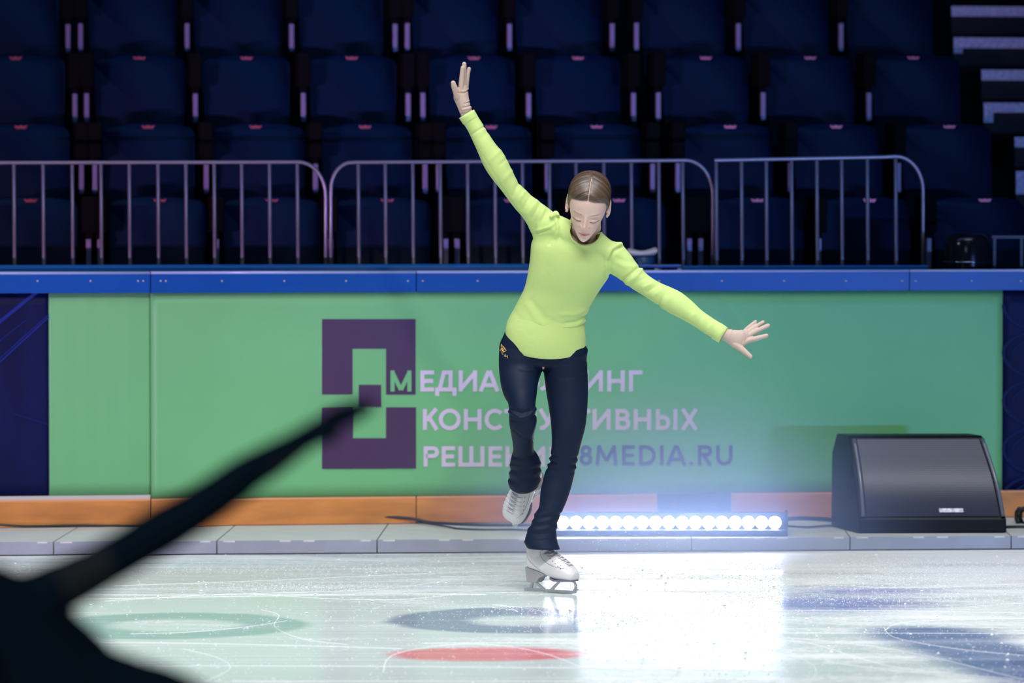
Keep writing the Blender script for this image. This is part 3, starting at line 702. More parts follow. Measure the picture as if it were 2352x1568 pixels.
for i, (px, ya, yb, yy, leg, od) in enumerate(steps):
    xa = P(px, ya, yy+.25).x; Yb = yy
    def s3(x, z, o_): return Vector((x, Yb+BM*x-o_, z))
    X1 = xa+1.2; zt = P(px+60, ya, yy+.28).z; zl = P(px+60, yb, yy+.28).z
    z0_ = zt-.17; st = MB(); st.hexa([s3(xa, z0_, 0), s3(X1, z0_, 0), s3(X1, z0_, -.296), s3(xa, z0_, -.296), s3(xa, zt, 0), s3(X1, zt, 0), s3(X1, zt, -.296), s3(xa, zt, -.296)])
    stp = tag(st.build('aisle_step', m_conc, None, origin=(xa+.6, Yb+.4, .3)), 'dark aisle step with a lilac nosing strip, %s on the right stairs' % od, 'step', 'aisle steps')
    mb = MB(); mb.hexa([s3(xa, zl, .004), s3(X1, zl, .004), s3(X1, zl, -.002), s3(xa, zl, -.002), s3(xa, zt+.003, .004), s3(X1, zt+.003, .004), s3(X1, zt+.003, -.03), s3(xa, zt+.003, -.03)])
    if leg:
        z2 = P(px, leg, yy+.28).z; mb.hexa([s3(xa, z2, .004), s3(xa+.045, z2, .004), s3(xa+.045, z2, -.002), s3(xa, z2, -.002), s3(xa, zl, .004), s3(xa+.045, zl, .004), s3(xa+.045, zl, -.002), s3(xa, zl, -.002)])
    mb.build('nosing_strip', m_strip, stp)

# ------------------------------------------------------------------ stadium seats
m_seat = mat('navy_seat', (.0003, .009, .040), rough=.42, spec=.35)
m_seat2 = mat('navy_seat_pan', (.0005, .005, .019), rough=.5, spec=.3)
m_plate = mat('red_plate', (.55, .10, .12), rough=.35, metal=.4, var=.4, vscale=150)
m_arm = mat('seat_armrest', (.005, .0045, .005), rough=.8, spec=.1)
m_post = mat('post_metal', (.32, .26, .40), rough=.4, metal=0)
rows = [
 (0, 450, [(-40, 183), (250, 480), (515, 745), (775, 1000), (1075, 1290), (1325, 1545), (1650, 1865), (1900, 2110), (2160, 2375)], [73, 372, 632, 900, 1185, 1437, 1758, 2018, 2285], 'front row just behind the barriers'),
 (1, 280, [(-50, 165), (237, 455), (492, 710), (743, 957), (1030, 1235), (1272, 1488), (1582, 1792), (1835, 2045), (2085, 2298)], [50, 345, 594, 848, 1140, 1385, 1694, 1940, 2202], 'second row up'),
 (2, 121, [(-55, 155), (217, 433), (468, 675), (714, 922), (990, 1195), (1237, 1440), (1530, 1735), (1770, 1980), (2015, 2225)], [38, 325, 573, 817, 1100, 1341, 1637, 1879, 2118], 'third row up'),
 (3, -36, [(-60, 140), (203, 412), (447, 655), (690, 890), (950, 1155), (1190, 1395), (1480, 1680), (1715, 1920), (1955, 2160)], [28, 307, 551, 790, 1052, 1290, 1580, 1817, 2057], 'top row cut by the picture edge')]
strips = {0: [], 1: [187, 218, 474, 725, 977, 1008, 1258, 1500, 1558, 1817, 2065], 2: [172, 199, 449, 697, 938, 972, 1215, 1456, 1513, 1754, 1997], 3: [156, 185, 430, 670, 908, 936, 1171, 1407, 1463, 1697, 1933]}
SE = Vector((1, BM, 0)).normalized(); SN = Vector((BM, -1, 0)).normalized()
def seat_shape(w, h):
    pts = []; n = 14; r = .045
    top = lambda x: h-.018*(2*x/w)**2-.010*(2*x/w)**4
    pts += [(-w/2+.012, 0), (w/2-.012, 0)]
    for i in range(6):
        a = math.radians(90*i/5); pts.append((w/2-r+r*math.cos(a), top(w/2-r)-r*.9+r*.9*math.sin(a)))
    for i in range(1, n): x = (w/2-r)-(w-2*r)*i/n; pts.append((x, top(x)))
    for i in range(6):
        a = math.radians(90+90*i/5); pts.append((-w/2+r+r*math.cos(a), top(w/2-r)-r*.9+r*.9*math.sin(a)))
    return pts
nthL = ['leftmost', 'second from the left', 'third from the left', 'fourth from the left', 'fifth from the left', 'sixth from the left', 'seventh from the left', 'eighth from the left', 'rightmost']
def make_seat(w, org, emb_u, label, group):
    t = empty('stadium_seat', org, label, 'seat', group)
    hh = .46
    def s3(u, z, o_): return Vector(org)+SE*u+SN*o_+Vector((0, 0, z))
    base = .38   # back starts .42 above the tread
    # backrest: dished sheet, leaning back, 3 cm thick, soft edges
    rings = []
    for o_, k in ((0.0, .98), (.010, 1.0), (.022, 1.0), (.032, .985)):
        rings.append([s3(u*k, base+z*(k if z > .2 else 1), -.12-(z)*.22+o_+.25*(abs(u)**2)) for u, z in seat_shape(w, hh)])
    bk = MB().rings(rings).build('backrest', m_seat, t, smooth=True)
    md = bk.modifiers.new('e', 'EDGE_SPLIT'); md.split_angle = math.radians(50)
    q = s3(emb_u, base+hh-.020, -.12-(hh-.02)*.22+.040)
    mb = MB(); mb.prism([q+SE*a+Vector((0, 0, b)) for a, b in ((-.030, .008), (-.010, .004), (0, .009), (.010, .004), (.030, .008), (.022, -.006), (.006, -.011), (-.006, -.011), (-.022, -.006))], -SN*.006)
    mb.build('emblem', m_plate, bk)
    # folded seat pan
    rings = [[s3(u*k, .12+z*.80, o_+.06*z) for u, z in seat_shape(w*.93, .40)] for o_, k in ((-.085, .96), (-.075, 1), (-.03, 1), (-.02, .96))]
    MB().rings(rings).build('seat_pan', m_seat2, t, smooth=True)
    return t
def make_support(u, parent, org, row, px):
    def s3(du, z, o_): return Vector(org)+SE*(u+du)+SN*o_+Vector((0, 0, z))
    mb = MB(); c = lambda w_, z0, z1, o0, o1: mb.hexa([s3(-w_, z0, o0), s3(w_, z0, o0), s3(w_, z0, o1), s3(-w_, z0, o1), s3(-w_, z1, o0), s3(w_, z1, o0), s3(w_, z1, o1), s3(-w_, z1, o1)])
    c(.030, .68, .84, .02, -.16); mb.build('armrest', m_arm, parent, bevel=.008)
    mb = MB(); c = lambda w_, z0, z1, o0, o1: mb.hexa([s3(-w_, z0, o0), s3(w_, z0, o0), s3(w_, z0, o1), s3(-w_, z0, o1), s3(-w_, z1, o0), s3(w_, z1, o0), s3(w_, z1, o1), s3(-w_, z1, o1)])
    c(.011, .52, .655, .00, -.03); mb.build('post_plate', m_post, parent, bevel=.004)
    mb = MB(); c = lambda w_, z0, z1, o0, o1: mb.hexa([s3(-w_, z0, o0), s3(w_, z0, o0), s3(w_, z0, o1), s3(-w_, z0, o1), s3(-w_, z1, o0), s3(w_, z1, o0), s3(w_, z1, o1), s3(-w_, z1, o1)])
    c(.016, .0, .70, -.031, -.06); mb.build('support_leg', m_arm, parent)
for k, ytop, seats, embs, rlab in rows:
    seat_roots = []
    for i, ((xa, xb), e) in enumerate(zip(seats, embs)):
        A = Wp(xa, ytop, RY[k]-.0, BM); B = Wp(xb, ytop, RY[k], BM); mid = (A+B)/2
        wdt = (B-A).length
        org = Vector((mid.x, mid.y, RZ[k])); zt = mid.z-RZ[k]
        # keep measured top height: origin z so that back top hits it
        base_z = mid.z-.84
        org.z = RZ[k]
        eu = (Wp(e, ytop, RY[k], BM)-mid).dot(SE)
        lab = 'navy tip-up stadium seat, %s, %s' % (rlab, nthL[i])
        oz = base_z-RZ[k]
        o = make_seat(wdt, Vector((mid.x, mid.y, base_z)), eu, lab, 'navy stadium seats')
        seat_roots.append((o, mid, base_z, (xa, xb)))
        if oz > -.02:  # pedestal down to the tread
            pass
    for s_ in (strips[k] or [px_ for a_, b_ in zip(seats[:-1], seats[1:]) for px_ in ((a_[1]+b_[0])/2-(13 if b_[0]-a_[1] > 50 else 0), (a_[1]+b_[0])/2+13)[:2 if b_[0]-a_[1] > 50 else 1]]):
        # nearest seat owns the support
        best = min(seat_roots, key=lambda r: min(abs(r[3][0]-s_), abs(r[3][1]-s_)))
        u = (Wp(s_, ytop, RY[k], BM)-best[1]).dot(SE)
        make_support(u, best[0], Vector((best[1].x, best[1].y, best[2])), k, s_)

# ------------------------------------------------------------------ crowd barriers
m_rail = mat('galvanised_steel', (.34, .31, .38), rough=.35, metal=.55)
def barrier(x0, x1, yl, yr, bars, lab, left_end, right_end, y0=18.05):
    Yr = lambda px: y0
    c0_ = Wp((x0+x1)/2, 450, y0, BM); org = Vector((c0_.x, c0_.y, RZ[0]))
    t = empty('crowd_barrier', org, lab, 'barrier', 'steel crowd barriers')
    f = lambda px, py: Wp(px, py, y0, BM)
    zt = lambda px: yl+(yr-yl)*(px-x0)/(x1-x0)
    pts = []
    if left_end:
        pts += [f(x0, 900), f(x0, 450)]+[f(x0+48-48*math.cos(a), zt(x0)+62-62*math.sin(a)) for a in [math.radians(d) for d in range(10, 90, 10)]]
    else: pts += [f(x0, zt(x0))]
    pts.append(f(x0+(50 if left_end else 1), zt(x0)))
    for k in range(1, 8): px = x0+50+(x1-100-x0)*k/8; pts.append(f(px, zt(px)))
    if right_end:
        pts.append(f(x1-62, zt(x1)))
        pts += [f(x1-62+62*math.sin(a), zt(x1)+78-78*math.cos(a)) for a in [math.radians(d) for d in range(10, 91, 10)]]+[f(x1, 470), f(x1, 900)]
    else: pts.append(f(x1, zt(x1)))
    MB().tube(pts, .0085, 10).build('rail_frame', m_rail, t, smooth=True)
    lo = f((x0+x1)/2, 900).z
    MB().tube([f(x0, 905), f(x1, 905)], .009, 8).build('bottom_rail', m_rail, t, smooth=True)
    for b in bars:
        MB().tube([f(b, zt(b)+4), f(b+4, 905)], .0085, 8).build('bar', m_rail, t, smooth=True)
    for px in (x0+(4 if left_end else 60), x1-6):
        q = f(px, 900); MB().tube([q, Vector((q.x, q.y-.15, RZ[0]+.01)), ], .010, 8).build('foot', m_rail, t, smooth=True); MB().tube([q, Vector((q.x, q.y+.12, RZ[0]+.01)), ], .010, 8).build('foot', m_rail, t, smooth=True)
barrier(-200, 748, 374, 372, [-165, -99, -33, 32, 99, 166, 232, 297, 363, 427, 492, 555, 619, 683], 'steel crowd barrier lit pink at the left behind the boards', False, True)
barrier(760, 1637, 373, 368, [823, 885, 948, 1011, 1074, 1137, 1200, 1262, 1323, 1387, 1450, 1513, 1568], 'steel crowd barrier behind the skater with curved corners at both ends', True, True)
barrier(1641, 2120, 368, 359, [1645, 1703, 1760, 1818, 1876, 1933, 1992, 2057], 'short steel crowd barrier lit blue at the right behind the boards', False, True, 18.0)

# dark drum and metal frame at right
t = empty('black_drum', P(2222, 800, 18.04), 'glossy black drum standing behind the boards at the right', 'drum')
t.location.z = RZ[0]; t['_org'] = tuple(t.location)
q = P(2222, 560, 18.04); mb = MB(); n = 40; rs = []
ztp = P(2222, 536, 18.04).z
for z, r_ in ((RZ[0], .095), (RZ[0]+.01, .1), (ztp-.10, .1), (ztp-.05, .096), (ztp-.02, .088), (ztp-.005, .07), (ztp, .04)):
    rs.append([Vector((q.x+r_*math.cos(2*math.pi*j/n), q.y+r_*math.sin(2*math.pi*j/n), z)) for j in range(n)])
mb.rings(rs).build('drum_body', mat('gloss_black', (.01, .01, .012), rough=.15), t, smooth=True)
MB().tube([Vector((q.x+.103*math.cos(2*math.pi*j/24), q.y+.103*math.sin(2*math.pi*j/24), ztp-.12)) for j in range(25)], .004, 8).build('drum_rim', mat('chrome', (.7, .68, .66), rough=.1, metal=1), t, smooth=True)
t = empty('metal_frame', P(2330, 800, 18.0), 'dark metal frame with a flat top rail at the right edge behind the boards', 'frame')
t.location.z = RZ[0]; t['_org'] = tuple(t.location)
m_fr = mat('frame_metal', (.05, .06, .09), rough=.35)
a = P(2278, 541, 18.0); b = P(2430, 541, 18.0)
MB().box((a.x, 17.99, a.z-.012), (b.x, 18.02, a.z)).build('top_rail', m_fr, t)
for px in (2284, 2346, 2420):
    q = P(px, 560, 18.0); MB().box((q.x-.006, 17.99, RZ[0]), (q.x+.006, 18.02, a.z-.012)).build('upright', m_fr, t)
#PART3
# ==================================================================== SKATER
YS = 14.98
m_skin = bpy.data.materials.new('skin'); m_skin.use_nodes = True
b_ = m_skin.node_tree.nodes['Principled BSDF']; at_ = m_skin.node_tree.nodes.new('ShaderNodeAttribute'); at_.attribute_name = 'Col'
m_skin.node_tree.links.new(at_.outputs['Color'], b_.inputs['Base Color']); b_.inputs['Roughness'].default_value = .5
b_.inputs['Subsurface Weight'].default_value = .12; b_.inputs['Subsurface Radius'].default_value = (1, .35, .2); b_.inputs['Subsurface Scale'].default_value = .008
b_.inputs['Specular IOR Level'].default_value = .35
SKIN = (.83, .58, .49)
m_shirt = mat('neon_shirt', (.56, .74, .25), rough=.75, spec=.25, bump=.30, bscale=16, sheen=.1)
m_pants = mat('navy_leggings', (.003, .011, .036), rough=.6, spec=.22, bump=.05, bscale=400)
m_glove = mat('beige_gloves', (.56, .43, .36), rough=.8, spec=.2, bump=.08, bscale=600)
m_gold = mat('gold_print', (.75, .48, .14), rough=.4)
m_boot = mat('white_leather', (.78, .77, .80), rough=.33, spec=.5, bump=.03, bscale=120)
m_heel = mat('grey_heel', (.36, .35, .39), rough=.4)
m_blade = mat('blade_steel', (.62, .64, .70), rough=.25, metal=.85)
m_lace = mat('white_lace', (.72, .71, .76), rough=.7)
m_eye = mat('eyelet', (.10, .10, .12), rough=.4)
m_hair = bpy.data.materials.new('brown_hair'); m_hair.use_nodes = True
nt = m_hair.node_tree; b_ = nt.nodes['Principled BSDF']; at_ = nt.nodes.new('ShaderNodeAttribute'); at_.attribute_name = 'Col'
nt.links.new(at_.outputs['Color'], b_.inputs['Base Color']); b_.inputs['Roughness'].default_value = .38; b_.inputs['Specular IOR Level'].default_value = .55

def colattr(o, cols):
    me = o.data; a = me.color_attributes.new('Col', 'FLOAT_COLOR', 'POINT')
    c = np.ones((len(me.vertices), 4)); c[:, :3] = cols; a.data.foreach_set('color', c.ravel())

# ---- head, local frame: x = picture right, f = forward, z = up
hO = P(1351.5, 467, YS-.21)
phi = math.radians(31); roll = math.radians(6.5); yaw = math.radians(-3)
Rm = Matrix.Rotation(roll, 3, 'Y') @ Matrix.Rotation(phi, 3, 'X') @ Matrix.Rotation(yaw, 3, 'Z')
def hpt(x, f, z): return hO+Rm @ Vector((x, -f, z))
zs = [-.117, -.113, -.107, -.095, -.080, -.065, -.050, -.030, -.010, .010, .030, .047, .063, .077, .088, .095, .098]
wz = [.004, .0125, .0195, .029, .0385, .0455, .0515, .0590, .0640, .0668, .0680, .0670, .0630, .0545, .041, .026, .006]
fz = [.066, .073, .080, .0825, .0815, .0815, .0815, .0815, .082, .083, .0815, .076, .066, .052, .034, .014, -.008]
bz = [.050, .040, .028, .012, -.005, -.025, -.045, -.068, -.084, -.092, -.096, -.096, -.090, -.079, -.064, -.046, -.020]
def sp_(z, arr): return float(np.interp(z, zs, arr))
NZ, NT = 190, 220
zgrid = np.linspace(zs[0], zs[-1], NZ)
def smooth_interp(arr):
    v = np.interp(np.linspace(zs[0], zs[-1], 400), zs, arr); k = np.ones(25)/25
    vp = np.pad(v, 12, mode='edge'); vp[:12] = 2*v[0]-v[12:0:-1]; vp[-12:] = 2*v[-1]-v[-2:-14:-1]
    vs_ = np.convolve(vp, k, 'valid'); return np.interp(zgrid, np.linspace(zs[0], zs[-1], 400), vs_)
Wz, Fz, Bz = smooth_interp(wz), smooth_interp(fz), smooth_interp(bz)
Wz = np.maximum(Wz, .003)
th = np.linspace(0, 2*np.pi, NT, endpoint=False)
Z, TH = np.meshgrid(zgrid, th, indexing='ij')
Wg, Fg, Bg = Wz[:, None]+0*TH, Fz[:, None]+0*TH, Bz[:, None]+0*TH
mid = np.where(Z < -.03, (Fg+Bg)/2*.8+.0, np.interp(Z, [-.03, .03], [0, -.008]))
mid = np.interp(Z[:, 0], [-.118, -.09, -.03, .03, .098], [.058, .035, .008, -.008, -.012])[:, None]+0*TH
cx, sx = np.cos(TH), np.sin(TH)
PEX = np.interp(Z, [-.11, -.06, -.02], [1.15, 1.0, .88])
X = Wg*np.sign(sx)*np.abs(sx)**.95
Fv = np.where(cx > 0, mid+(Fg-mid)*np.abs(cx)**PEX, mid+(Bg-mid)*np.abs(cx)**.95)
PEX0 = 0
def gs(x0, z0, sx_, sz_): return np.exp(-((X-x0)/sx_)**2-((Z-z0)/sz_)**2)
front = np.clip((Fv-.02)/.03, 0, 1)
D = np.zeros_like(X)
amp = np.interp(Z, [-.060, -.0525, -.047, -.041, -.030, -.010, .004], [0, .003, .0165, .0195, .0130, .0055, 0])
wid = np.interp(Z, [-.05, -.042, -.032, -.02, 0], [.0100, .0098, .0080, .0070, .0085])
D += amp*np.exp(-(X/wid)**2)
for s in (-1, 1):
    D += .0070*gs(s*.0115, -.0465, .0050, .0050)
    D += -.0045*gs(s*.030, -.013, .016, .011)
    D += .0058*gs(s*.031, -.022, .0125, .0085)
    D += -.0025*gs(s*.031, -.0315, .014, .004)
    D += .0030*gs(s*.030, .000, .018, .006)
    D += .0035*gs(s*.038, -.048, .018, .016)
    D += -.0006*gs(s*.021, -.062, .008, .012)
    D += -.0008*gs(s*.0200, -.0775, .004, .004)
D += .0032*gs(0, -.0735, .015, .0035)-.0030*gs(0, -.0772, .018, .0017)+.0055*gs(0, -.0815, .012, .0038)
D += -.0016*gs(0, -.0885, .014, .005)+.0045*gs(0, -.103, .013, .009)-.0006*gs(0, -.064, .0035, .006)
Fv = Fv+D*front
verts = np.stack([X, Fv, Z], -1).reshape(-1, 3)
# skin colours; shade of nostrils, lip gap and lid creases is painted in
col = np.ones((NZ, NT, 3))*np.array(SKIN)
def paint(mask, c, k=1.0):
    global col
    m = np.clip(mask*k, 0, 1)[..., None]*front[..., None]; col = col*(1-m)+np.array(c)*m
for s in (-1, 1):
    paint(gs(s*.040, -.050, .020, .016)*.30, (.80, .42, .38))
    paint(gs(s*.033, -.018, .016, .007)*.25, (.55, .33, .30))
    bx_ = np.abs(X)
paint(gs(0, -.045, .012, .010)*.40, (.78, .38, .34))
axx = np.abs(X)
zl = -.0265-.0045*np.sin(np.clip((axx-.016)/.029, 0, 1)*np.pi)+.0008
lash = np.exp(-((Z-zl)/.0019)**2)*np.clip((axx-.0145)/.003, 0, 1)*np.clip((.0475-axx)/.003, 0, 1)
paint(lash, (.07, .035, .03), 1.5)
zc = -.0165+.0010*0-.003*((axx-.031)/.016)**2
paint(np.exp(-((Z-zc)/.0010)**2)*((axx > .017) & (axx < .045)), (.45, .25, .22), .55)
zb = -.0020+.0035*np.sin(np.clip((axx-.012)/.036, 0, 1)*2.2)
brow = np.exp(-((Z-zb)/.0027)**2)*np.clip((axx-.011)/.006, 0, 1)*np.clip((.050-axx)/.010, 0, 1)
paint(brow, (.27, .15, .11), .62)
lip = ((X/.0205)**2 < 1)*np.exp(-((Z+.0775)/(.0062*np.sqrt(np.clip(1-(X/.0215)**2, .001, 1))))**4)
paint(lip, (.70, .27, .27), .75)
paint(np.exp(-((Z+.0775+.0010*np.cos(X*250))/.0009)**2)*(axx < .0190), (.30, .10, .10), .9)
for s in (-1, 1): paint(gs(s*.0062, -.0515, .0030, .0016), (.30, .13, .11), .9)
col = col.reshape(-1, 3)
hb = MB()
fs = []
for i in range(NZ-1):
    for j in range(NT):
        k = (j+1) % NT; fs.append((i*NT+j, i*NT+k, (i+1)*NT+k, (i+1)*NT+j))
fs += [tuple(range(NT))[::-1], tuple((NZ-1)*NT+j for j in range(NT))]
hb.add([hpt(*v) for v in verts], fs)
cols = [col]
def addskin(n): cols.append(np.tile(np.array(SKIN), (n, 1)))
# ears
n0 = len(hb.v)
for s in (-1, 1):
    rs = []
    for i in range(17):      # rim path
        a = math.radians(-130+300*i/16); rx_, rz_ = .0145, .029
        c_ = (s*.0700+s*.005*(math.cos(a*.5)), -.004-rx_*math.cos(a)*.9, -.008+rz_*math.sin(a))
        rs.append(hpt(*c_))
    hb.tube(rs, [.0025+.0022*math.sin(math.pi*min(1, i/12+.15)) for i in range(17)], 8)
    M_ = Rm @ Matrix.Rotation(s*math.radians(18), 3, 'Z'); 
    hb.ball(hpt(s*.0685, -.004, -.010), (.0052, .0125, .026), 9, M_)
    hb.ball(hpt(s*.0700, .004, -.036), (.0045, .006, .008), 7, M_)
    hb.ball(hpt(s*.0690, .009, -.012), (.0045, .004, .006), 6, M_)
# neck + chest + inner body: one chain of overlapping limbs inside the clothing
def inner(pts, radii, n=16): chain(hb, pts, radii, n, 3)
inner([P(1343, 565, YS-.07), P(1344, 541, YS-.105), P(1344, 528, YS-.112), P(1345, 510, YS-.118), P(1350, 480, YS-.15)], [.035, .040, .054, .054, .046], 24)
inner([P(1254, 815, YS), P(1258, 760, YS-.01), P(1275, 680, YS-.04), P(1305, 610, YS-.085), P(1330, 570, YS-.10)], [.055, .06, .055, .055, .04], 24)
inner([P(1262, 520, YS-.10), P(1330, 560, YS-.10), P(1420, 592, YS-.10)], [.025, .03, .022])
inner([P(1252, 510, YS-.11), P(1180, 430, YS-.12), P(1130, 360, YS-.12), P(1075, 270, YS-.12)], [.024, .020, .020, .014])
inner([P(1422, 598, YS-.10), P(1500, 665, YS-.12), P(1580, 715, YS-.14), P(1663, 767, YS-.16)], [.022, .020, .019, .014])
inner([P(1197, 820, YS), P(1200, 940, YS-.08), P(1203, 1030, YS+.04), P(1206, 1110, YS+.14)], [.045, .028, .02, .016])
inner([P(1300, 830, YS), P(1305, 960, YS-.02), P(1293, 1070, YS), P(1262, 1180, YS), P(1245, 1225, YS)], [.05, .035, .024, .02, .02])
addskin(len(hb.v)-n0)
person = hb.build('person', m_skin, None, origin=G(1262, 1362), smooth=True)
colattr(person, np.concatenate(cols)[:len(person.data.vertices)])
tag(person, 'skater in neon yellow-green top and navy leggings, arms spread, gliding on one skate', 'person')

# ---- hair
hv = np.stack([X, Fv-D*front, Z], -1)
zh = np.interp(hv[..., 1], [-.10, -.03, -.012, .002, .014, .026, .040, .055, .068, .085], [-.060, -.045, -.028, -.005, -.022, .012, .030, .040, .0455, .050])
edge = (Z-zh)
cen = np.exp(-(X/.016)**2)*.004*(hv[..., 1] > .04); edge = edge-cen
thick = .0070*np.clip(edge/.022, 0, 1)**.7
cvec = np.stack([0*X, 0*X-.01, 0*X+.01], -1); dirv = hv-cvec; dirv /= np.linalg.norm(dirv, axis=-1, keepdims=True)
ang = np.arctan2(hv[..., 2]+.05, hv[..., 1]+.045)+3.2*np.abs(X)   # combed sideways and back from the parting
r1 = np.random.default_rng(3)
def noise1(u, f, seed):
    r = np.random.default_rng(seed).normal(size=4096); t = (u*f) % 4000; i = t.astype(int); w_ = t-i; w_ = w_*w_*(3-2*w_)
    return r[i]*(1-w_)+r[i+1]*w_
side = (X > 0)*17.3
u_ = ang+side+.006*noise1(np.abs(X)+5, 40, 11)
st = .45*noise1(u_+9, 28, 1)+.5*noise1(u_+9, 75, 2)+.35*noise1(u_+3+.3*np.abs(X), 170, 5)
part = np.exp(-(X/.0016)**2)*(hv[..., 1] > .0)*(Z > .03)
pg = np.exp(-(X/.006)**2)*(Z > .03)
hv = hv+dirv*(thick+.0005*st*np.clip(edge/.01, 0, 1)-.0022*part-.0006*pg)[..., None]
base = np.array([.088, .056, .038])
lum = np.clip(1+.48*st+.25*np.clip((.03-np.abs(X))/.03, 0, 1), .4, 2.6)[..., None]
hc = base*lum; hc = hc*(1-part[..., None]*.75)+np.array(SKIN)*.85*part[..., None]*.75
fade = np.clip(1-edge/.006, 0, 1)[..., None]*.55; hc = hc*(1-fade)+np.array(SKIN)*.7*fade
keep = edge > 0
hb2 = MB(); idx = -np.ones(NZ*NT, int); kf = keep.reshape(-1)
fsel = [f for f in fs[:-2] if all(kf[list(f)])]
used_ = sorted(set(i for f in fsel for i in f)); idx[used_] = np.arange(len(used_)); hvf = hv.reshape(-1, 3); hcf = hc.reshape(-1, 3)
hb2.add([hpt(*hvf[i]) for i in used_], [tuple(idx[i] for i in f) for f in fsel])
topi = [idx[(NZ-1)*NT+j] for j in range(NT)]
hb2.f.append(tuple(topi))
nh = len(hb2.v); ch = [hcf[used_]]
# low bun behind + fine loose strands
hb2.ball(hpt(0, -.112, .030), (.036, .026, .034), 14, Rm)
rr = random.Random(4)
for k in range(70):
    a = rr.uniform(-1.2, 1.2); x0 = .064*math.sin(a); z0 = .035+.066*math.cos(a); f0 = rr.uniform(-.03, .03)
    n_ = Vector((math.sin(a), 0, math.cos(a))); L_ = rr.uniform(.006, .020); cu = rr.uniform(-.012, .012)
    if k < 5: L_ = rr.uniform(.02, .04)
    p_ = [hpt(x0*(.93)+n_.x*L_*t_+cu*t_*t_, f0, z0*.93+n_.z*L_*t_*.75-.003*t_) for t_ in (0, .35, .7, 1)]
    hb2.tube(p_, [.00028, .00022, .00018, .0001], 4)
for s, dx in ((-1, 0), (1, 0)):      # wisps at the temples
    for k in range(3):
        x0 = s*(.058+.006*rr.random()); z0 = .03-.006*k+rr.uniform(-.002, .002)
        hb2.tube([hpt(x0, .040, z0+.01), hpt(x0*1.06, .034, z0-.005), hpt(x0*1.10, .024, z0-.016)], [.0005, .0004, .0002], 4)
wst = [(-.012, .088, .052), (-.030, .083, .060), (-.034, .078, .075), (-.050, .055, .083)]

ch.append(np.tile(base*1.25, (len(hb2.v)-nh, 1)))
hair = hb2.build('hair', m_hair, person, smooth=True)
colattr(hair, np.concatenate(ch)[:len(hair.data.vertices)])
MB().ball(hpt(-.0745, .006, -.040), .0022, 6).build('earring', m_blade, person, smooth=True)

# ---- shirt
mb = MB()
limb(mb, [(1160, 772, 1346, 790, YS-.0, .088), (1161, 757, 1344, 770, YS-.005, .088), (1166, 735, 1342, 742, YS-.015, .085), (1185, 700, 1356, 702, YS-.03, .080), (1204, 662, 1381, 660, YS-.05, .082),
          (1213, 622, 1400, 632, YS-.07, .084), (1218, 585, 1408, 606, YS-.085, .082), (1221, 555, 1412, 585, YS-.095, .074), (1240, 526, 1412, 568, YS-.10, .058)], 5, 40)
def g2(c, r, Y, ry): return (c[0], c[1]-r, c[0], c[1]+r, Y, ry)
limb(mb, [g2((1238, 520), 30, YS-.10, .044), g2((1258, 518), 34, YS-.105, .048), g2((1288, 530), 35, YS-.11, .052), g2((1330, 548), 34, YS-.115, .058), g2((1372, 560), 33, YS-.115, .054), g2((1400, 580), 31, YS-.11, .048), g2((1424, 592), 30, YS-.105, .042)], 5, 28)
# raised sleeve
limb(mb, [(1226, 552, 1284, 500, YS-.10, .042), (1219, 533, 1268, 484, YS-.10, .042), (1204, 506, 1244, 466, YS-.11, .042), (1180, 476, 1217, 445, YS-.115, .036), (1151, 437, 1191, 418, YS-.12, .034), (1127, 407, 1175, 388, YS-.125, .036), (1110, 380, 1160, 357, YS-.125, .037),
          (1095.7, 346.5, 1134, 324, YS-.125, .033), (1074, 300, 1107, 281, YS-.12, .027), (1061, 281, 1095, 262, YS-.12, .026)], 5, 28)
# lower sleeve
limb(mb, [(1398, 552, 1388, 632, YS-.10, .045), (1424, 558, 1407, 632, YS-.105, .044), (1446, 581, 1425, 643, YS-.11, .040), (1468, 611, 1450, 662, YS-.115, .037), (1491, 633, 1478, 679, YS-.12, .035), (1515, 648, 1511, 701, YS-.125, .037), (1545, 661, 1536, 718, YS-.13, .039),
          (1566, 672, 1556, 728, YS-.135, .038), (1591, 692, 1580, 741, YS-.14, .035), (1612, 712, 1598, 752, YS-.145, .031), (1639, 731, 1619, 766, YS-.15, .028), (1662, 745, 1640, 779, YS-.155, .027)], 5, 28)
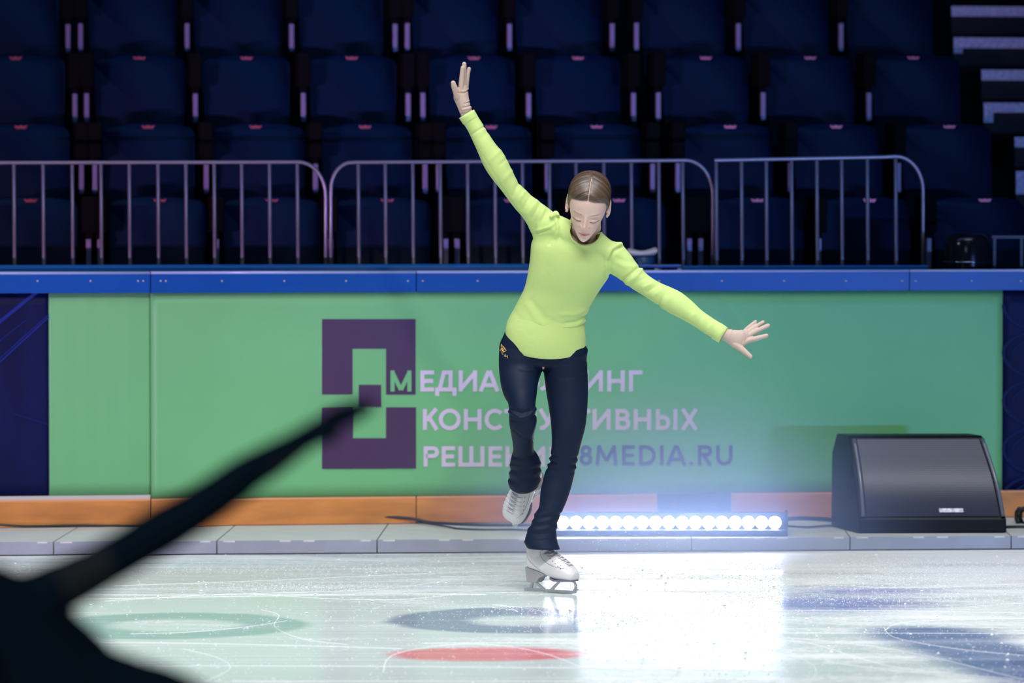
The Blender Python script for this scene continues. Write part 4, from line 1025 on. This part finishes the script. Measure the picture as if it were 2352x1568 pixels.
# gathered seam knobs at the shoulders
chain(mb, [P(1266, 497, YS-.155), P(1276, 489, YS-.13), P(1283, 494, YS-.145)], [.007, .010, .006], 10)
chain(mb, [P(1402, 560, YS-.14), P(1422, 563, YS-.125), P(1430, 568, YS-.12)], [.010, .011, .008], 10)
shirt = mb.build('shirt', m_shirt, person)
remesh(shirt, .0042, 10, .5)
folds(shirt, [
 ([(1262, 560), (1275, 530), (1272, 505)], -.005, 4), ([(1285, 545), (1289, 520), (1280, 498)], -.006, 3.5), ([(1276, 545), (1281, 515), (1276, 492)], .005, 4),
 ([(1232, 530), (1262, 522), (1282, 505)], .0025, 3), ([(1225, 537), (1262, 528)], -.002, 3),
 ([(1240, 470), (1222, 500)], -.0018, 4), ([(1232, 462), (1212, 492)], .0018, 4), ([(1218, 452), (1200, 480)], -.0018, 4), ([(1250, 480), (1236, 512)], .0018, 4), ([(1206, 440), (1190, 462)], .0015, 4),
 ([(1192, 420), (1178, 448)], -.0022, 5), ([(1176, 392), (1150, 420)], .0012, 5), ([(1163, 365), (1150, 378)], -.0012, 4), ([(1150, 345), (1120, 372)], .0012, 5), ([(1120, 300), (1108, 318)], -.001, 5),
 ([(1083, 308), (1112, 291)], -.0022, 2.2), ([(1110, 358), (1135, 400), (1180, 470), (1212, 520)], -.0010, 2),
 ([(1402, 630), (1400, 600), (1412, 575), (1428, 566)], -.0045, 4), ([(1394, 620), (1393, 595), (1404, 572), (1426, 560)], .004, 5),
 ([(1432, 642), (1450, 628), (1468, 614)], -.0045, 3.5), ([(1440, 650), (1460, 636), (1474, 618)], .0035, 4), ([(1415, 590), (1436, 600), (1455, 600)], -.0014, 4), ([(1412, 602), (1434, 612), (1458, 612)], .0014, 4),
 ([(1448, 655), (1480, 640)], -.0012, 4), ([(1478, 660), (1500, 648)], .0025, 4), ([(1486, 670), (1512, 655)], -.0025, 4), ([(1500, 680), (1522, 663)], .0018, 4), ([(1512, 700), (1530, 672)], -.0020, 4), ([(1522, 706), (1542, 680)], .0014, 4),
 ([(1570, 700), (1590, 712)], -.001, 5), ([(1598, 720), (1580, 735)], .0012, 4), ([(1612, 728), (1600, 748)], -.001, 4), ([(1636, 742), (1622, 762)], .0012, 4),
 ([(1345, 725), (1325, 738), (1300, 742)], -.0042, 3.5), ([(1343, 735), (1322, 748), (1295, 752)], .0035, 4), ([(1344, 745), (1320, 757), (1280, 757)], -.003, 4), ([(1348, 712), (1320, 722), (1290, 722)], .0025, 5), ([(1340, 765), (1310, 772), (1270, 768)], .0022, 5),
 ([(1210, 700), (1235, 738), (1268, 762)], .0016, 7), ([(1222, 690), (1250, 728), (1290, 745)], -.0016, 7), ([(1185, 720), (1205, 760), (1240, 790)], -.0012, 8),
 ([(1300, 580), (1290, 620), (1300, 660)], .0012, 12), ([(1330, 590), (1335, 640), (1320, 700)], -.0012, 12), ([(1255, 570), (1252, 620), (1262, 680)], -.0010, 12),
 ([(1163, 782), (1185, 800), (1215, 812), (1250, 816)], .0, 3)])
# hem tube and cuffs (open, thin cloth)
def open_tube(mb, ringsp, thick, n=40):
    outer = []; inner_ = []
    for (lx, ly, rx_, ry_, Y, dr) in ringsp:
        L = P(lx, ly, Y); R = P(rx_, ry_, Y); outer.append((L, R, dr))
    cs = [(a+b)/2 for a, b, _ in outer]; ro = []; ri = []
    for i, (L, R, dr) in enumerate(outer):
        side = (R-L).normalized(); r = (R-L).length/2
        t_ = (cs[min(i+1, len(cs)-1)]-cs[max(i-1, 0)]).normalized(); dep = t_.cross(side).normalized()
        ro.append([cs[i]+side*r*math.cos(2*math.pi*j/n)+dep*dr*math.sin(2*math.pi*j/n) for j in range(n)])
        ri.append([cs[i]+side*(r-thick)*math.cos(2*math.pi*j/n)+dep*(dr-thick)*math.sin(2*math.pi*j/n) for j in range(n)])
    mb.rings(ro+ri[::-1]+[ro[0]], cap=False)
hm = MB(); open_tube(hm, [(1172, 728, 1337, 730, YS-.018, .0815), (1163, 745, 1343, 750, YS-.015, .0875), (1160.5, 760, 1345, 772, YS-.010, .090), (1161, 774, 1346, 784, YS-.004, .092), (1163.5, 784, 1346, 792, YS-.0, .093), (1164, 787, 1345.5, 794, YS+.001, .0925)], .002, 64)
hem = hm.build('hem', m_shirt, person, smooth=True)
a_ = getco(hem)+np.array(hem['_org'])
# the hem hangs lower in front, following the leaning torso
f_ = np.clip((YS-.0-a_[:, 1])/.09, -1, 1); low = np.clip((P(0, 745, YS).z-a_[:, 2])/.06, 0, 1)
a_[:, 2] -= .026*f_*low
setco(hem, a_-np.array(hem['_org'])); folds(hem, [([(1163, 782), (1190, 800), (1215, 808), (1255, 811), (1300, 806), (1344, 786)], -.0010, 1.3)])
cf = MB(); open_tube(cf, [(1064, 286, 1097.5, 266, YS-.12, .0265), (1058, 277, 1092, 257, YS-.12, .0268), (1054, 271.5, 1088.7, 251.4, YS-.12, .027)], .0018, 32)
cf.build('cuff', m_shirt, person, smooth=True)
cf = MB(); open_tube(cf, [(1656, 741, 1634, 777, YS-.154, .0275), (1666, 748, 1644, 783, YS-.156, .0275), (1673, 752.5, 1651.5, 787, YS-.158, .0275)], .0018, 32)
cf.build('cuff', m_shirt, person, smooth=True)
# neckline: an opening cut in the shirt, finished with a band
sbv = bvh_of(shirt); nk = []
EX, EY, RX, RYY = 1344.5, 530.5, 37.5, 33.5
last = None
for j in range(49):
    a = 2*math.pi*j/48+.4; px, py = EX+RX*math.cos(a), EY+RYY*math.sin(a)
    r = sbv.ray_cast(Vector((0, 0, H)), ray(px, py).normalized())
    ok = r[0] is not None and math.sin(a) > -.45
    nk.append(Vector(r[0]) if ok else P(EX+(RX-9)*math.cos(a), py+(6 if math.cos(a) > 0 else 0), YS-.128-.030*math.sin(a)))
ys_ = [p.y for p in nk]; ys_[-1] = ys_[0]
for it in range(4): ys_ = [(ys_[i-1 if i else -2]+ys_[i]+ys_[i+1 if i < 48 else 1])/3 for i in range(49)]
nk = [P(*proj(p), y) for p, y in zip(nk, ys_)]; nk[-1] = nk[0]
MB().tube(nk, .0042, 10, cap=False).build('neckband', m_shirt, person, smooth=True)
bm = bmesh.new(); bm.from_mesh(shirt.data); so_ = Vector(shirt['_org']); dl = []
for f in bm.faces:
    c_ = f.calc_center_median()+so_; x_, y_ = proj(c_)
    if ((x_-EX)/RX)**2+((y_-EY)/RYY)**2 < 1 and c_.y < YS-.085: dl.append(f)
bmesh.ops.delete(bm, geom=dl, context='FACES'); bm.to_mesh(shirt.data); bm.free()

# ---- leggings
mb = MB()
limb(mb, [(1166, 742, 1340, 748, YS-.01, .078), (1158, 765, 1342, 778, YS, .080), (1147.5, 790, 1348, 800, YS, .086), (1145.5, 815, 1348, 824, YS+.01, .088), (1146, 838, 1350, 845, YS+.01, .080)], 5, 40)
limb(mb, [(1147, 800, 1262, 806, YS, .072), (1145.4, 820, 1256, 826, YS, .074), (1146, 850, 1245, 852, YS-.01, .070), (1151, 888, 1236.5, 877, YS-.04, .062), (1158, 909, 1233, 906, YS-.06, .056), (1167, 925, 1230, 930, YS-.075, .052), (1168.8, 950, 1231, 948, YS-.08, .050), (1170, 975, 1233, 965, YS-.07, .048),
          (1174, 998, 1227, 992, YS-.03, .044), (1177.6, 1018, 1225.8, 1016, YS+.0, .038), (1178.4, 1036, 1227, 1036, YS+.03, .035), (1174, 1050, 1236, 1048, YS+.05, .040), (1171.5, 1065, 1242, 1062, YS+.07, .043), (1170, 1090, 1243, 1086, YS+.10, .044), (1167, 1106, 1241, 1102, YS+.12, .043), (1170, 1116, 1236, 1112, YS+.13, .036)], 4, 32)
limb(mb, [(1238, 800, 1349, 800, YS, .074), (1242, 825, 1347.5, 826, YS, .074), (1248, 852, 1350, 860, YS, .070), (1254, 898, 1351, 895, YS-.005, .066), (1261, 941, 1349, 941, YS-.015, .060), (1266, 981, 1344.5, 981, YS-.02, .054), (1267, 1021, 1334, 1021, YS-.01, .049), (1264.5, 1040, 1328.6, 1045, YS, .047), (1261, 1062, 1324.6, 1065, YS+.01, .047),
          (1251, 1086, 1319.5, 1090, YS+.015, .047), (1247, 1103, 1315.5, 1107, YS+.015, .046), (1241.5, 1125, 1309, 1130, YS+.01, .044), (1239.3, 1150, 1300, 1155, YS+.005, .041), (1237, 1166, 1293, 1170, YS, .039), (1229, 1178, 1286.5, 1183, YS-.0, .038), (1219.8, 1203, 1281, 1203, YS-.0, .041), (1211, 1217, 1278.5, 1219, YS-.0, .043), (1207, 1235, 1279, 1234, YS, .046), (1204.5, 1246, 1282, 1250, YS, .050), (1210, 1256, 1286, 1258, YS-.0, .052)], 4, 32)
leg = mb.build('leggings', m_pants, person)
remesh(leg, .0040, 8, .5)
fl = [([(1170, 945), (1195, 960), (1215, 955), (1231, 938)], .0035, 3), ([(1172, 938), (1198, 948), (1218, 942)], -.003, 3), ([(1176, 965), (1200, 972), (1222, 964), (1234, 948)], -.0025, 2.5),
      ([(1178, 985), (1200, 1005), (1226, 1012)], -.002, 1.6), ([(1180, 1050), (1200, 1055), (1224, 1048)], -.003, 3),
      ([(1240, 846), (1215, 852), (1195, 848)], .0018, 3), ([(1246, 836), (1262, 840), (1300, 836), (1346, 828)], -.0012, 2.5), ([(1246, 820), (1300, 826), (1346, 815)], .0012, 3), ([(1252, 850), (1290, 868), (1340, 862)], -.0010, 3), ([(1350, 802), (1345, 812)], .002, 3)]
for y, a in ((1064, .0018), (1074, -.002), (1083, .0018), (1092, -.0018), (1101, .0014)): fl.append(([(1166, y+2), (1190, y+9), (1215, y+8), (1245, y-2)], a, 3))
for y, a in ((1042, -.003), (1050, .003), (1058, -.0035), (1066, .003), (1074, -.002)): fl.append(([(1255, y), (1276, y+6)], a, 2.6)); fl.append(([(1310, y+12), (1330, y+6)], a*.6, 2.4))
for y, a in ((1176, .0014), (1184, -.0016), (1193, .0014), (1202, -.0016), (1211, .0012), (1221, -.0012), (1232, .001)): fl.append(([(1205, y+2), (1240, y+6), (1290, y-4)], a, 2.6))
folds(leg, fl)
cfm = MB(); open_tube(cfm, [(1207, 1236, 1279, 1234, YS, .046), (1203.5, 1244, 1281, 1246, YS, .050), (1209, 1255, 1285, 1256, YS, .054), (1212, 1259, 1286.5, 1260.5, YS, .055)], .002, 40)
cfm.build('leg_hem', m_pants, person, smooth=True)
a_ = getco(leg)+np.array(leg['_org']); X_, Y_ = pxof(leg)
sel = (X_ < 1248) & (a_[:, 1] > YS+.045); f_ = np.clip((YS+.125-a_[:, 1])/.045, -1, 1); low = np.clip((P(0, 1085, YS+.1).z-a_[:, 2])/.04, 0, 1)
a_[:, 2] -= np.where(sel, .020*f_*low, 0); setco(leg, a_-np.array(leg['_org']))
# gold print on the hip
bv = bvh_of(leg); mbg = MB()
def hit(px, py, o_=.0012):
    d = ray(px, py).normalized(); r = bv.ray_cast(Vector((0, 0, H)), d)
    if r[0] is None: r = bv.ray_cast(Vector((0, 0, H)), ray(px+4, py).normalized())
    return (r[0]-d*o_) if r[0] is not None else P(px, py, YS-.07)
def gline(pts, w_):
    P2 = []
    for i in range(len(pts)-1):
        for k in range(3): P2.append((pts[i][0]+(pts[i+1][0]-pts[i][0])*k/3, pts[i][1]+(pts[i+1][1]-pts[i][1])*k/3))
    P2.append(pts[-1]); mbg.tube([hit(*q) for q in P2], w_/2*YS/F, 6)
Z5 = lambda x, y: (1130+x/22.4, 770+y/22.4)
for pts, w_ in [([(480, 440), (470, 620), (520, 560), (480, 440)], 1.1), ([(490, 500), (600, 590), (740, 780), (640, 840), (560, 740), (480, 640)], 1.3), ([(560, 580), (550, 690), (640, 740), (600, 600)], 1.0), ([(460, 680), (540, 790), (620, 880)], 1.8),
                ([(430, 700), (410, 800), (460, 780)], 1.1), ([(520, 850), (520, 930), (550, 980)], 1.4), ([(610, 1065), (640, 1080), (675, 975), (700, 1100), (795, 1040), (800, 1180)], 1.3), ([(600, 965), (610, 975)], 1.2), ([(480, 830), (490, 845)], 1.0)]:
    gline([Z5(*q) for q in pts], w_)
mbg.build('gold_print', m_gold, leg, smooth=True)

# ---- gloves
mb = MB()   # lower hand (right in the picture)
Yh = YS-.16
limb(mb, [(1664, 752, 1648, 776, Yh+.004, .020), (1674, 755, 1658, 780, Yh, .020), (1684, 757, 1669, 787, Yh-.002, .019), (1694, 757.5, 1680, 796, Yh-.003, .018), (1704, 757, 1692, 801, Yh-.004, .016), (1713, 756, 1706, 795, Yh-.004, .014), (1719, 760, 1714, 788, Yh-.004, .011)], 4, 24)
px_ = YS/F
def fing(pts, r0, r1, dy=0): 
    n = len(pts); chain(mb, [P(x, y, Yh+dy+(d if d else 0)) for x, y, d in pts], [r0+(r1-r0)*i/(n-1) for i in range(n)], 14, 4)
fing([(1708, 764, 0), (1716, 755, 0), (1727, 745.5, .006), (1735.5, 738.5, .010)], .0085, .0062, .008)
fing([(1710, 768, 0), (1722, 759.5, 0), (1738, 749, .004), (1752.5, 739.8, .008)], .0092, .0070, .004)
fing([(1711, 776, 0), (1726, 766.5, 0), (1744, 757, -.002), (1764, 747.5, .002)], .0100, .0078, -.003)
fing([(1706, 788, 0), (1718, 782, 0), (1740, 776.5, -.006), (1760.5, 770.8, -.004)], .0112, .0078, -.008)
fing([(1688, 790, 0), (1698, 797, -.004), (1711, 808, -.010), (1723.5, 818.5, -.014)], .0145, .0082, -.006)
gl = mb.build('glove', m_glove, person); remesh(gl, .0018, 3, .5)
folds(gl, [([(1709, 757), (1711, 775), (1706, 795)], .0016, 1.0), ([(1706, 757), (1708, 775), (1703, 795)], -.0016, 1.0), ([(1712, 757), (1713, 775), (1709, 793)], -.0012, 1.0), ([(1674, 754), (1672, 772)], -.001, 1.2), ([(1684, 756), (1683, 770)], -.001, 1.2), ([(1698, 757), (1697, 772)], -.001, 1.2), ([(1680, 754), (1678, 770)], .0009, 1.5), ([(1672, 795), (1685, 805)], -.0016, 1)])
mb = MB(); Yh = YS-.12   # raised hand
limb(mb, [(1063, 277, 1091, 266, Yh, .019), (1057.7, 264, 1085.5, 254, Yh, .019), (1051, 247, 1081, 242, Yh, .021), (1044, 232, 1077.5, 228, Yh+.004, .024), (1041.5, 222, 1076, 216, Yh+.008, .026), (1046, 211, 1075, 206, Yh+.010, .026), (1053, 203, 1073.5, 198, Yh+.012, .022)], 4, 24)
fing([(1052, 222, 0), (1047, 209, -.006), (1042.5, 197, -.012), (1040.8, 190.5, -.014)], .0135, .0088, -.008)
fing([(1059, 212, 0), (1059.5, 195, -.002), (1061.5, 173, -.004), (1063.3, 156, -.006)], .0105, .0086, -.006)
fing([(1064, 210, 0), (1065, 190, 0), (1066, 165, 0), (1066.3, 147, 0)], .0098, .0080, .010)
fing([(1068, 210, 0), (1071, 192, 0), (1074, 172, 0), (1077.3, 158, .0)], .0092, .0072, .024)
fing([(1069, 212, 0), (1071.5, 198, 0), (1073.5, 182, 0), (1075.5, 171, .0)], .0088, .0066, .038)
g2_ = mb.build('glove', m_glove, person); remesh(g2_, .0018, 3, .5)
folds(g2_, [([(1052, 213), (1065, 214), (1076, 208)], -.0016, 1.3), ([(1058, 209), (1068, 210), (1076, 203)], .0012, 1.3), ([(1062, 247), (1075, 245), (1084, 240)], -.0016, 1.2), ([(1062, 252), (1078, 249), (1086, 244)], .0014, 1.3), ([(1066, 238), (1080, 234)], -.0014, 1.2), ([(1072, 234), (1081, 230)], .0012, 1.2), ([(1058, 262), (1074, 259), (1086, 250)], -.0012, 1.4), ([(1050, 232), (1056, 250), (1066, 268)], -.0010, 1.2)])

# ---- skates
def frame(o_, f_, u_, sc=1.0):
    f_ = Vector(f_).normalized(); u_ = Vector(u_); u_ = (u_-f_*u_.dot(f_)).normalized(); l_ = u_.cross(f_)   # l_ = left
    return lambda x, y, z: Vector(o_)+(f_*x+l_*y+u_*z)*sc
def skate(T_, Ltot, shaft=7):
    mb = MB()
    k_ = Ltot/.222
    st = [(.006, .092, .125, .016), (.014, .082, .150, .026), (.035, .078, .155, .031), (.065, .071, .150, .032), (.095, .060, .148, .033), (.125, .050, .140, .036), (.155, .0445, .124, .040), (.180, .0440, .108, .0415), (.200, .0445, .094, .038), (.213, .048, .083, .030), (.220, .056, .074, .018)]
    arr = catmull([np.array(s) for s in st], 4); rs = []
    for x, zb, zt, w_ in arr:
        ring = []
        for j in range(28):
            a = 2*math.pi*j/28; c_, s_ = math.cos(a), math.sin(a)
            yy = w_*math.copysign(abs(c_)**.75, c_); zz = (zb+zt)/2+(zt-zb)/2*math.copysign(abs(s_)**(.62 if s_ < 0 else .95), s_)
            ring.append(T_(x*k_, yy, zz))
        rs.append(ring)
    mb.rings(rs)
    sh = [(.105, .052, .050, .030), (.125, .052, .050, .031), (.145, .052, .052, .032), (.165, .054, .046, .031), (.185, .052, .044, .031), (.205, .050, .043, .032), (.215, .050, .043, .032)][:shaft]
    rs = []
    for z, xc, rx_, w_ in [tuple(a) for a in catmull([np.array(s) for s in sh], 3)]:
        rs.append([T_((xc+rx_*math.cos(2*math.pi*j/28))*k_, w_*math.sin(2*math.pi*j/28), z) for j in range(28)])
    mb.rings(rs)
    return mb
def finish_skate(T_, Ltot, label, shaft=7):
    k_ = Ltot/.222
    bo = skate(T_, Ltot, shaft).build('skate_boot', m_boot, person); remesh(bo, .0026, 6, .5); tag(bo, label)
    bv = bvh_of(bo); up = (T_(0, 0, 1)-T_(0, 0, 0)); fw_ = (T_(1, 0, 0)-T_(0, 0, 0)).normalized(); lf = (T_(0, 1, 0)-T_(0, 0, 0)).normalized()
    # sole + heel
    mb = MB()
    poly = [(.004, .088), (.012, .040), (.016, .034), (.052, .034), (.060, .040), (.066, .050), (.082, .058), (.094, .0635), (.070, .0725), (.034, .0805)]
    for w0 in (1,):
        a = [T_(x*k_, -.022, z) for x, z in poly]; mb.prism(a, lf*.044)
    mb.build('heel_block', m_heel, bo, bevel=.0015)
    mb = MB(); rs = []
    for i in range(15):
        x = .118+.098*i/14; w_ = np.interp(x, [.118, .15, .18, .20, .216], [.028, .038, .040, .036, .018]); zb = np.interp(x, [.118, .135, .216], [.050, .0425, .0435])
        rs.append([T_(x*k_, -w_, zb), T_(x*k_, w_, zb), T_(x*k_, w_, zb+.006), T_(x*k_, -w_, zb+.006)])
    mb.rings(rs).build('sole', mat('sole_edge', (.20, .19, .30), rough=.5), bo)
    # blade
    mb = MB(); t2 = .0022
    def plate(poly): mb.prism([T_(x*k_, -t2, z) for x, z in poly], lf*2*t2)
    run = [(-.012, .012), (-.013, .001), (-.008, .0), (.04, -.0005), (.12, -.0005), (.19, .000), (.212, .002), (.2205, .0045), (.2225, .010), (.229, .0150), (.223, .018), (.226, .023), (.219, .026), (.216, .0125), (.19, .011), (.10, .0105), (.04, .0115), (.005, .0135)]
    plate(run)
    plate([(.010, .012), (.022, .012), (.030, .034), (.020, .034)]); plate([(.046, .034), (.034, .034), (.062, .011), (.080, .011)])
    plate([(.020, .036), (.048, .036), (.046, .031), (.022, .031)])
    plate([(.100, .0105), (.118, .0105), (.154, .0425), (.138, .0425)]); plate([(.130, .044), (.212, .044), (.212, .0405), (.132, .0405)])
    arcp = [(.200, .0425), (.208, .036), (.211, .028), (.210, .020), (.203, .012), (.216, .010), (.222, .018), (.2225, .028), (.219, .036), (.214, .0425)]
    plate(arcp)
    mb.build('blade', m_blade, bo)
    # laces and eyelets
    lm = MB(); em = MB()
    def on(x, y, o_=.0012):
        o0 = T_(x*k_, y, .26); r = bv.ray_cast(o0, -up.normalized()); 
        if r[0] is None: return T_(x*k_, y, .10)
        return r[0]+up.normalized()*o_
    nL = 8
    def row(i): 
        t_ = i/(nL-1); return .198-.092*t_
    def side(x, z, s):
        o0 = T_(x*k_, s*.12, z); r = bv.ray_cast(o0, -lf*s)
        return (r[0]+lf*s*.0008) if r[0] is not None else T_(x*k_, s*.03, z)
    for i in range(nL):
        x = row(i); z = .096+.062*i/(nL-1)
        for s in (-1, 1):
            e = side(x-.022, z-.006-.004*i/7, s); em.ball(e, .0016, 5)
        if i < nL-1:
            x2 = row(i+1)
            for s in (-1, 1):
                p0 = side(x-.014, z-.004, s); p1 = on(x-.006, s*.012, .002); p2 = on((x+x2)/2, 0, .0035+.0012*s); p3 = on(x2, -s*.014, .002)
                a = catmull([np.array([*q]) for q in (p0, p1, p2, p3)], 4); lm.tube([Vector(q) for q in a], .0021, 6)
    lm.build('laces', m_lace, bo, smooth=True); em.build('eyelets', m_eye, bo, smooth=True)
    sm_ = MB()
    for s in (-1, 1):
        for crv in ([(.200, .088), (.180, .092), (.150, .096), (.120, .104), (.095, .116), (.078, .132), (.080, .150)], [(.012, .140), (.022, .120), (.045, .100), (.080, .078)]):
            a = catmull([np.array([*side(x, z, s)]) for x, z in crv], 4); sm_.tube([Vector(q) for q in a], .0007, 5)
    sm_.build('seams', mat('seam', (.42, .41, .46), rough=.6), bo, smooth=True)
    tg = MB(); rs = []
    for i in range(9):
        x = .196-.086*i/8
        rs.append([on(x, y, .0005) for y in (-.013, -.006, 0, .006, .013)])
    fs_ = [(i*5+j, i*5+j+1, (i+1)*5+j+1, (i+1)*5+j) for i in range(8) for j in range(4)]
    vs_ = [p for r in rs for p in r]; n_ = len(vs_); vs_ += [p-up.normalized()*.002 for p in vs_]
    tg.add(vs_, fs_+[tuple(n_+k for k in f[::-1]) for f in fs_]).build('tongue', mat('tongue', (.50, .49, .56), rough=.6), bo, smooth=True)
    return bo
# standing skate: toe to the right and towards the rink
a_s = math.radians(33); gpt = G(1211, 1357)
tilt = Vector((math.cos(a_s), -math.sin(a_s), 0))
T1 = frame(gpt, tilt, (0.03, -.02, 1))
finish_skate(T1, .208, 'white skate boot standing on the ice')
# free skate: toe pointing down, laces to the camera
f2 = Vector((-.54, -.16, -.84)).normalized(); u2 = Vector((-.40, -.87, .28))
anch = P(1209, 1092, YS+.17)   # ankle
f2n = f2; u2n = (u2-f2n*u2.dot(f2n)).normalized()
o2 = anch-f2n*.050-u2n*.150
T2 = frame(o2, f2, u2, 1.1)
finish_skate(T2, .195, 'white skate boot lifted with the toe pointing down', 4)

# ==================================================================== FOREGROUND FIGURE (out of focus)
m_dark = mat('dark_jacket', (.045, .075, .105), rough=.7, spec=.3)
m_dark2 = mat('dark_trousers', (.035, .06, .085), rough=.75, spec=.25)
YF = 5.6; RS = YF/6.5
def q3(x, y, d=0): return P(x, y, YF+d)
def cap(mb, pts, radii, n=20): chain(mb, [q3(*p) for p in pts], [r*RS for r in radii], n, 4)
mb = MB()
# whole body: torso leaning left, deep lunge, head out of frame
cap(mb, [(-330, 1270, -.02), (-300, 1310, -.02), (-270, 1350, 0)], [.07, .085, .05])
cap(mb, [(-250, 1380, 0), (-120, 1450, 0), (60, 1620, .02), (260, 1760, .03)], [.05, .115, .125, .13], 24)
cap(mb, [(20, 1400, .02), (200, 1318, 0), (360, 1222, 0), (600, 1080, 0), (740, 985, 0)], [.048, .040, .032, .025, .018])
cap(mb, [(-120, 1460, -.15), (-260, 1640, -.25), (-420, 1760, -.3)], [.05, .035, .022])
cap(mb, [(260, 1800, .08), (560, 2060, .1), (900, 2300, .12), (1000, 2420, .12)], [.09, .06, .045, .035])
cap(mb, [(220, 1820, -.08), (-120, 2000, -.15), (-120, 2320, -.12), (-130, 2480, -.1)], [.09, .065, .045, .035])
p2 = mb.build('person', mat('skin_dark', (.25, .17, .14), rough=.6), None, origin=Vector((q3(100, 1800).x, YF, 0)))
remesh(p2, .012, 3)
tag(p2, 'blurred person in dark clothes at lower left, one arm stretched up to the right', 'person')
mb = MB()
cap(mb, [(-262, 1392, 0), (-120, 1462, 0), (40, 1580, .02), (150, 1690, .03), (260, 1790, .03)], [.06, .135, .145, .145, .15], 28)
def capp(mb, st, n=24): chain(mb, [q3(x, y) for x, y, r in st], [r*1.28*YF/F for x, y, r in st], n, 4)
capp(mb, [(-60, 1450, 95), (30, 1400, 66), (100, 1362, 48), (175, 1330, 42), (241, 1295, 44), (307, 1256, 44), (373, 1216, 46), (439, 1177, 43), (505, 1134, 41), (560, 1092, 38), (614, 1055, 30), (660, 1030, 27)])
cap(mb, [(-120, 1460, -.15), (-260, 1640, -.25), (-400, 1745, -.3)], [.06, .045, .032])
rf = random.Random(5)
capp(mb, [(20, 1500, 90), (110, 1540, 84), (206, 1560, 68), (307, 1592, 64), (368, 1604, 60), (440, 1640, 60), (520, 1720, 70)])
capp(mb, [(60, 1600, 90), (200, 1660, 100), (350, 1720, 100)])
for k in range(6): x = 200+k*42; capp(mb, [(x, 1530+k*11+rf.uniform(-4, 4), 34), (x+20, 1548+k*11, 30)], 12)
jk = mb.build('jacket', m_dark, p2); remesh(jk, .009, 5)
mb = MB()
cap(mb, [(200, 1760, .0), (300, 1800, .03)], [.13, .12], 24)
cap(mb, [(260, 1800, .08), (560, 2060, .1), (900, 2300, .12), (980, 2400, .12)], [.105, .072, .055, .045])
cap(mb, [(220, 1820, -.08), (-120, 2000, -.15), (-120, 2320, -.12), (-128, 2440, -.1)], [.105, .078, .055, .045])
tr = mb.build('trousers', m_dark2, p2); remesh(tr, .010, 5)
mb = MB()   # gloved hand
capp(mb, [(640, 1040, 25), (702, 1006, 24), (740, 985, 25), (770, 968, 22)])
for (a, b, c_) in [((758, 952, .012), (795, 936, .012), (832, 924, .01)), ((762, 962, .004), (805, 943, .004), (852, 928, 0)), ((764, 970, -.004), (808, 953, -.006), (850, 940, -.01)), ((760, 980, -.012), (795, 967, -.016), (826, 956, -.02)), ((722, 1000, -.016), (745, 1008, -.024), (770, 1004, -.03))]:
    cap(mb, [a, b, c_], [.010, .009, .008], 12)
gl = mb.build('glove', m_dark, p2); remesh(gl, .0045, 2)
mb = MB(); cap(mb, [(-345, 1255, -.01), (-320, 1262, .03), (-280, 1300, .05)], [.085, .092, .06], 20); mb.ball(q3(-250, 1225, .04), .04, 10)
hr = mb.build('hair', mat('dark_hair', (.02, .012, .008), rough=.5), p2); remesh(hr, .008, 3)
for (x, y, d, fx_) in ((1005, 2440, .12, .3), (-132, 2500, -.1, -1)):
    q = q3(x, y, d); T3 = frame(Vector((q.x-fx_*.06, q.y, 0)), (fx_, -.5, 0), (0, 0, 1), .9); bo = skate(T3, .24).build('skate_boot', m_dark, p2); remesh(bo, .006, 3)
    lf = (T3(0, 1, 0)-T3(0, 0, 0)); mb = MB(); mb.prism([T3(-.012, -.002, .0), T3(.24, -.002, .0), T3(.24, -.002, .012), T3(-.012, -.002, .012)], lf*.004)
    for xa in (.03, .17): mb.prism([T3(xa, -.002, .01), T3(xa+.04, -.002, .01), T3(xa+.04, -.002, .08), T3(xa, -.002, .08)], lf*.004)
    mb.build('blade', m_blade, bo)
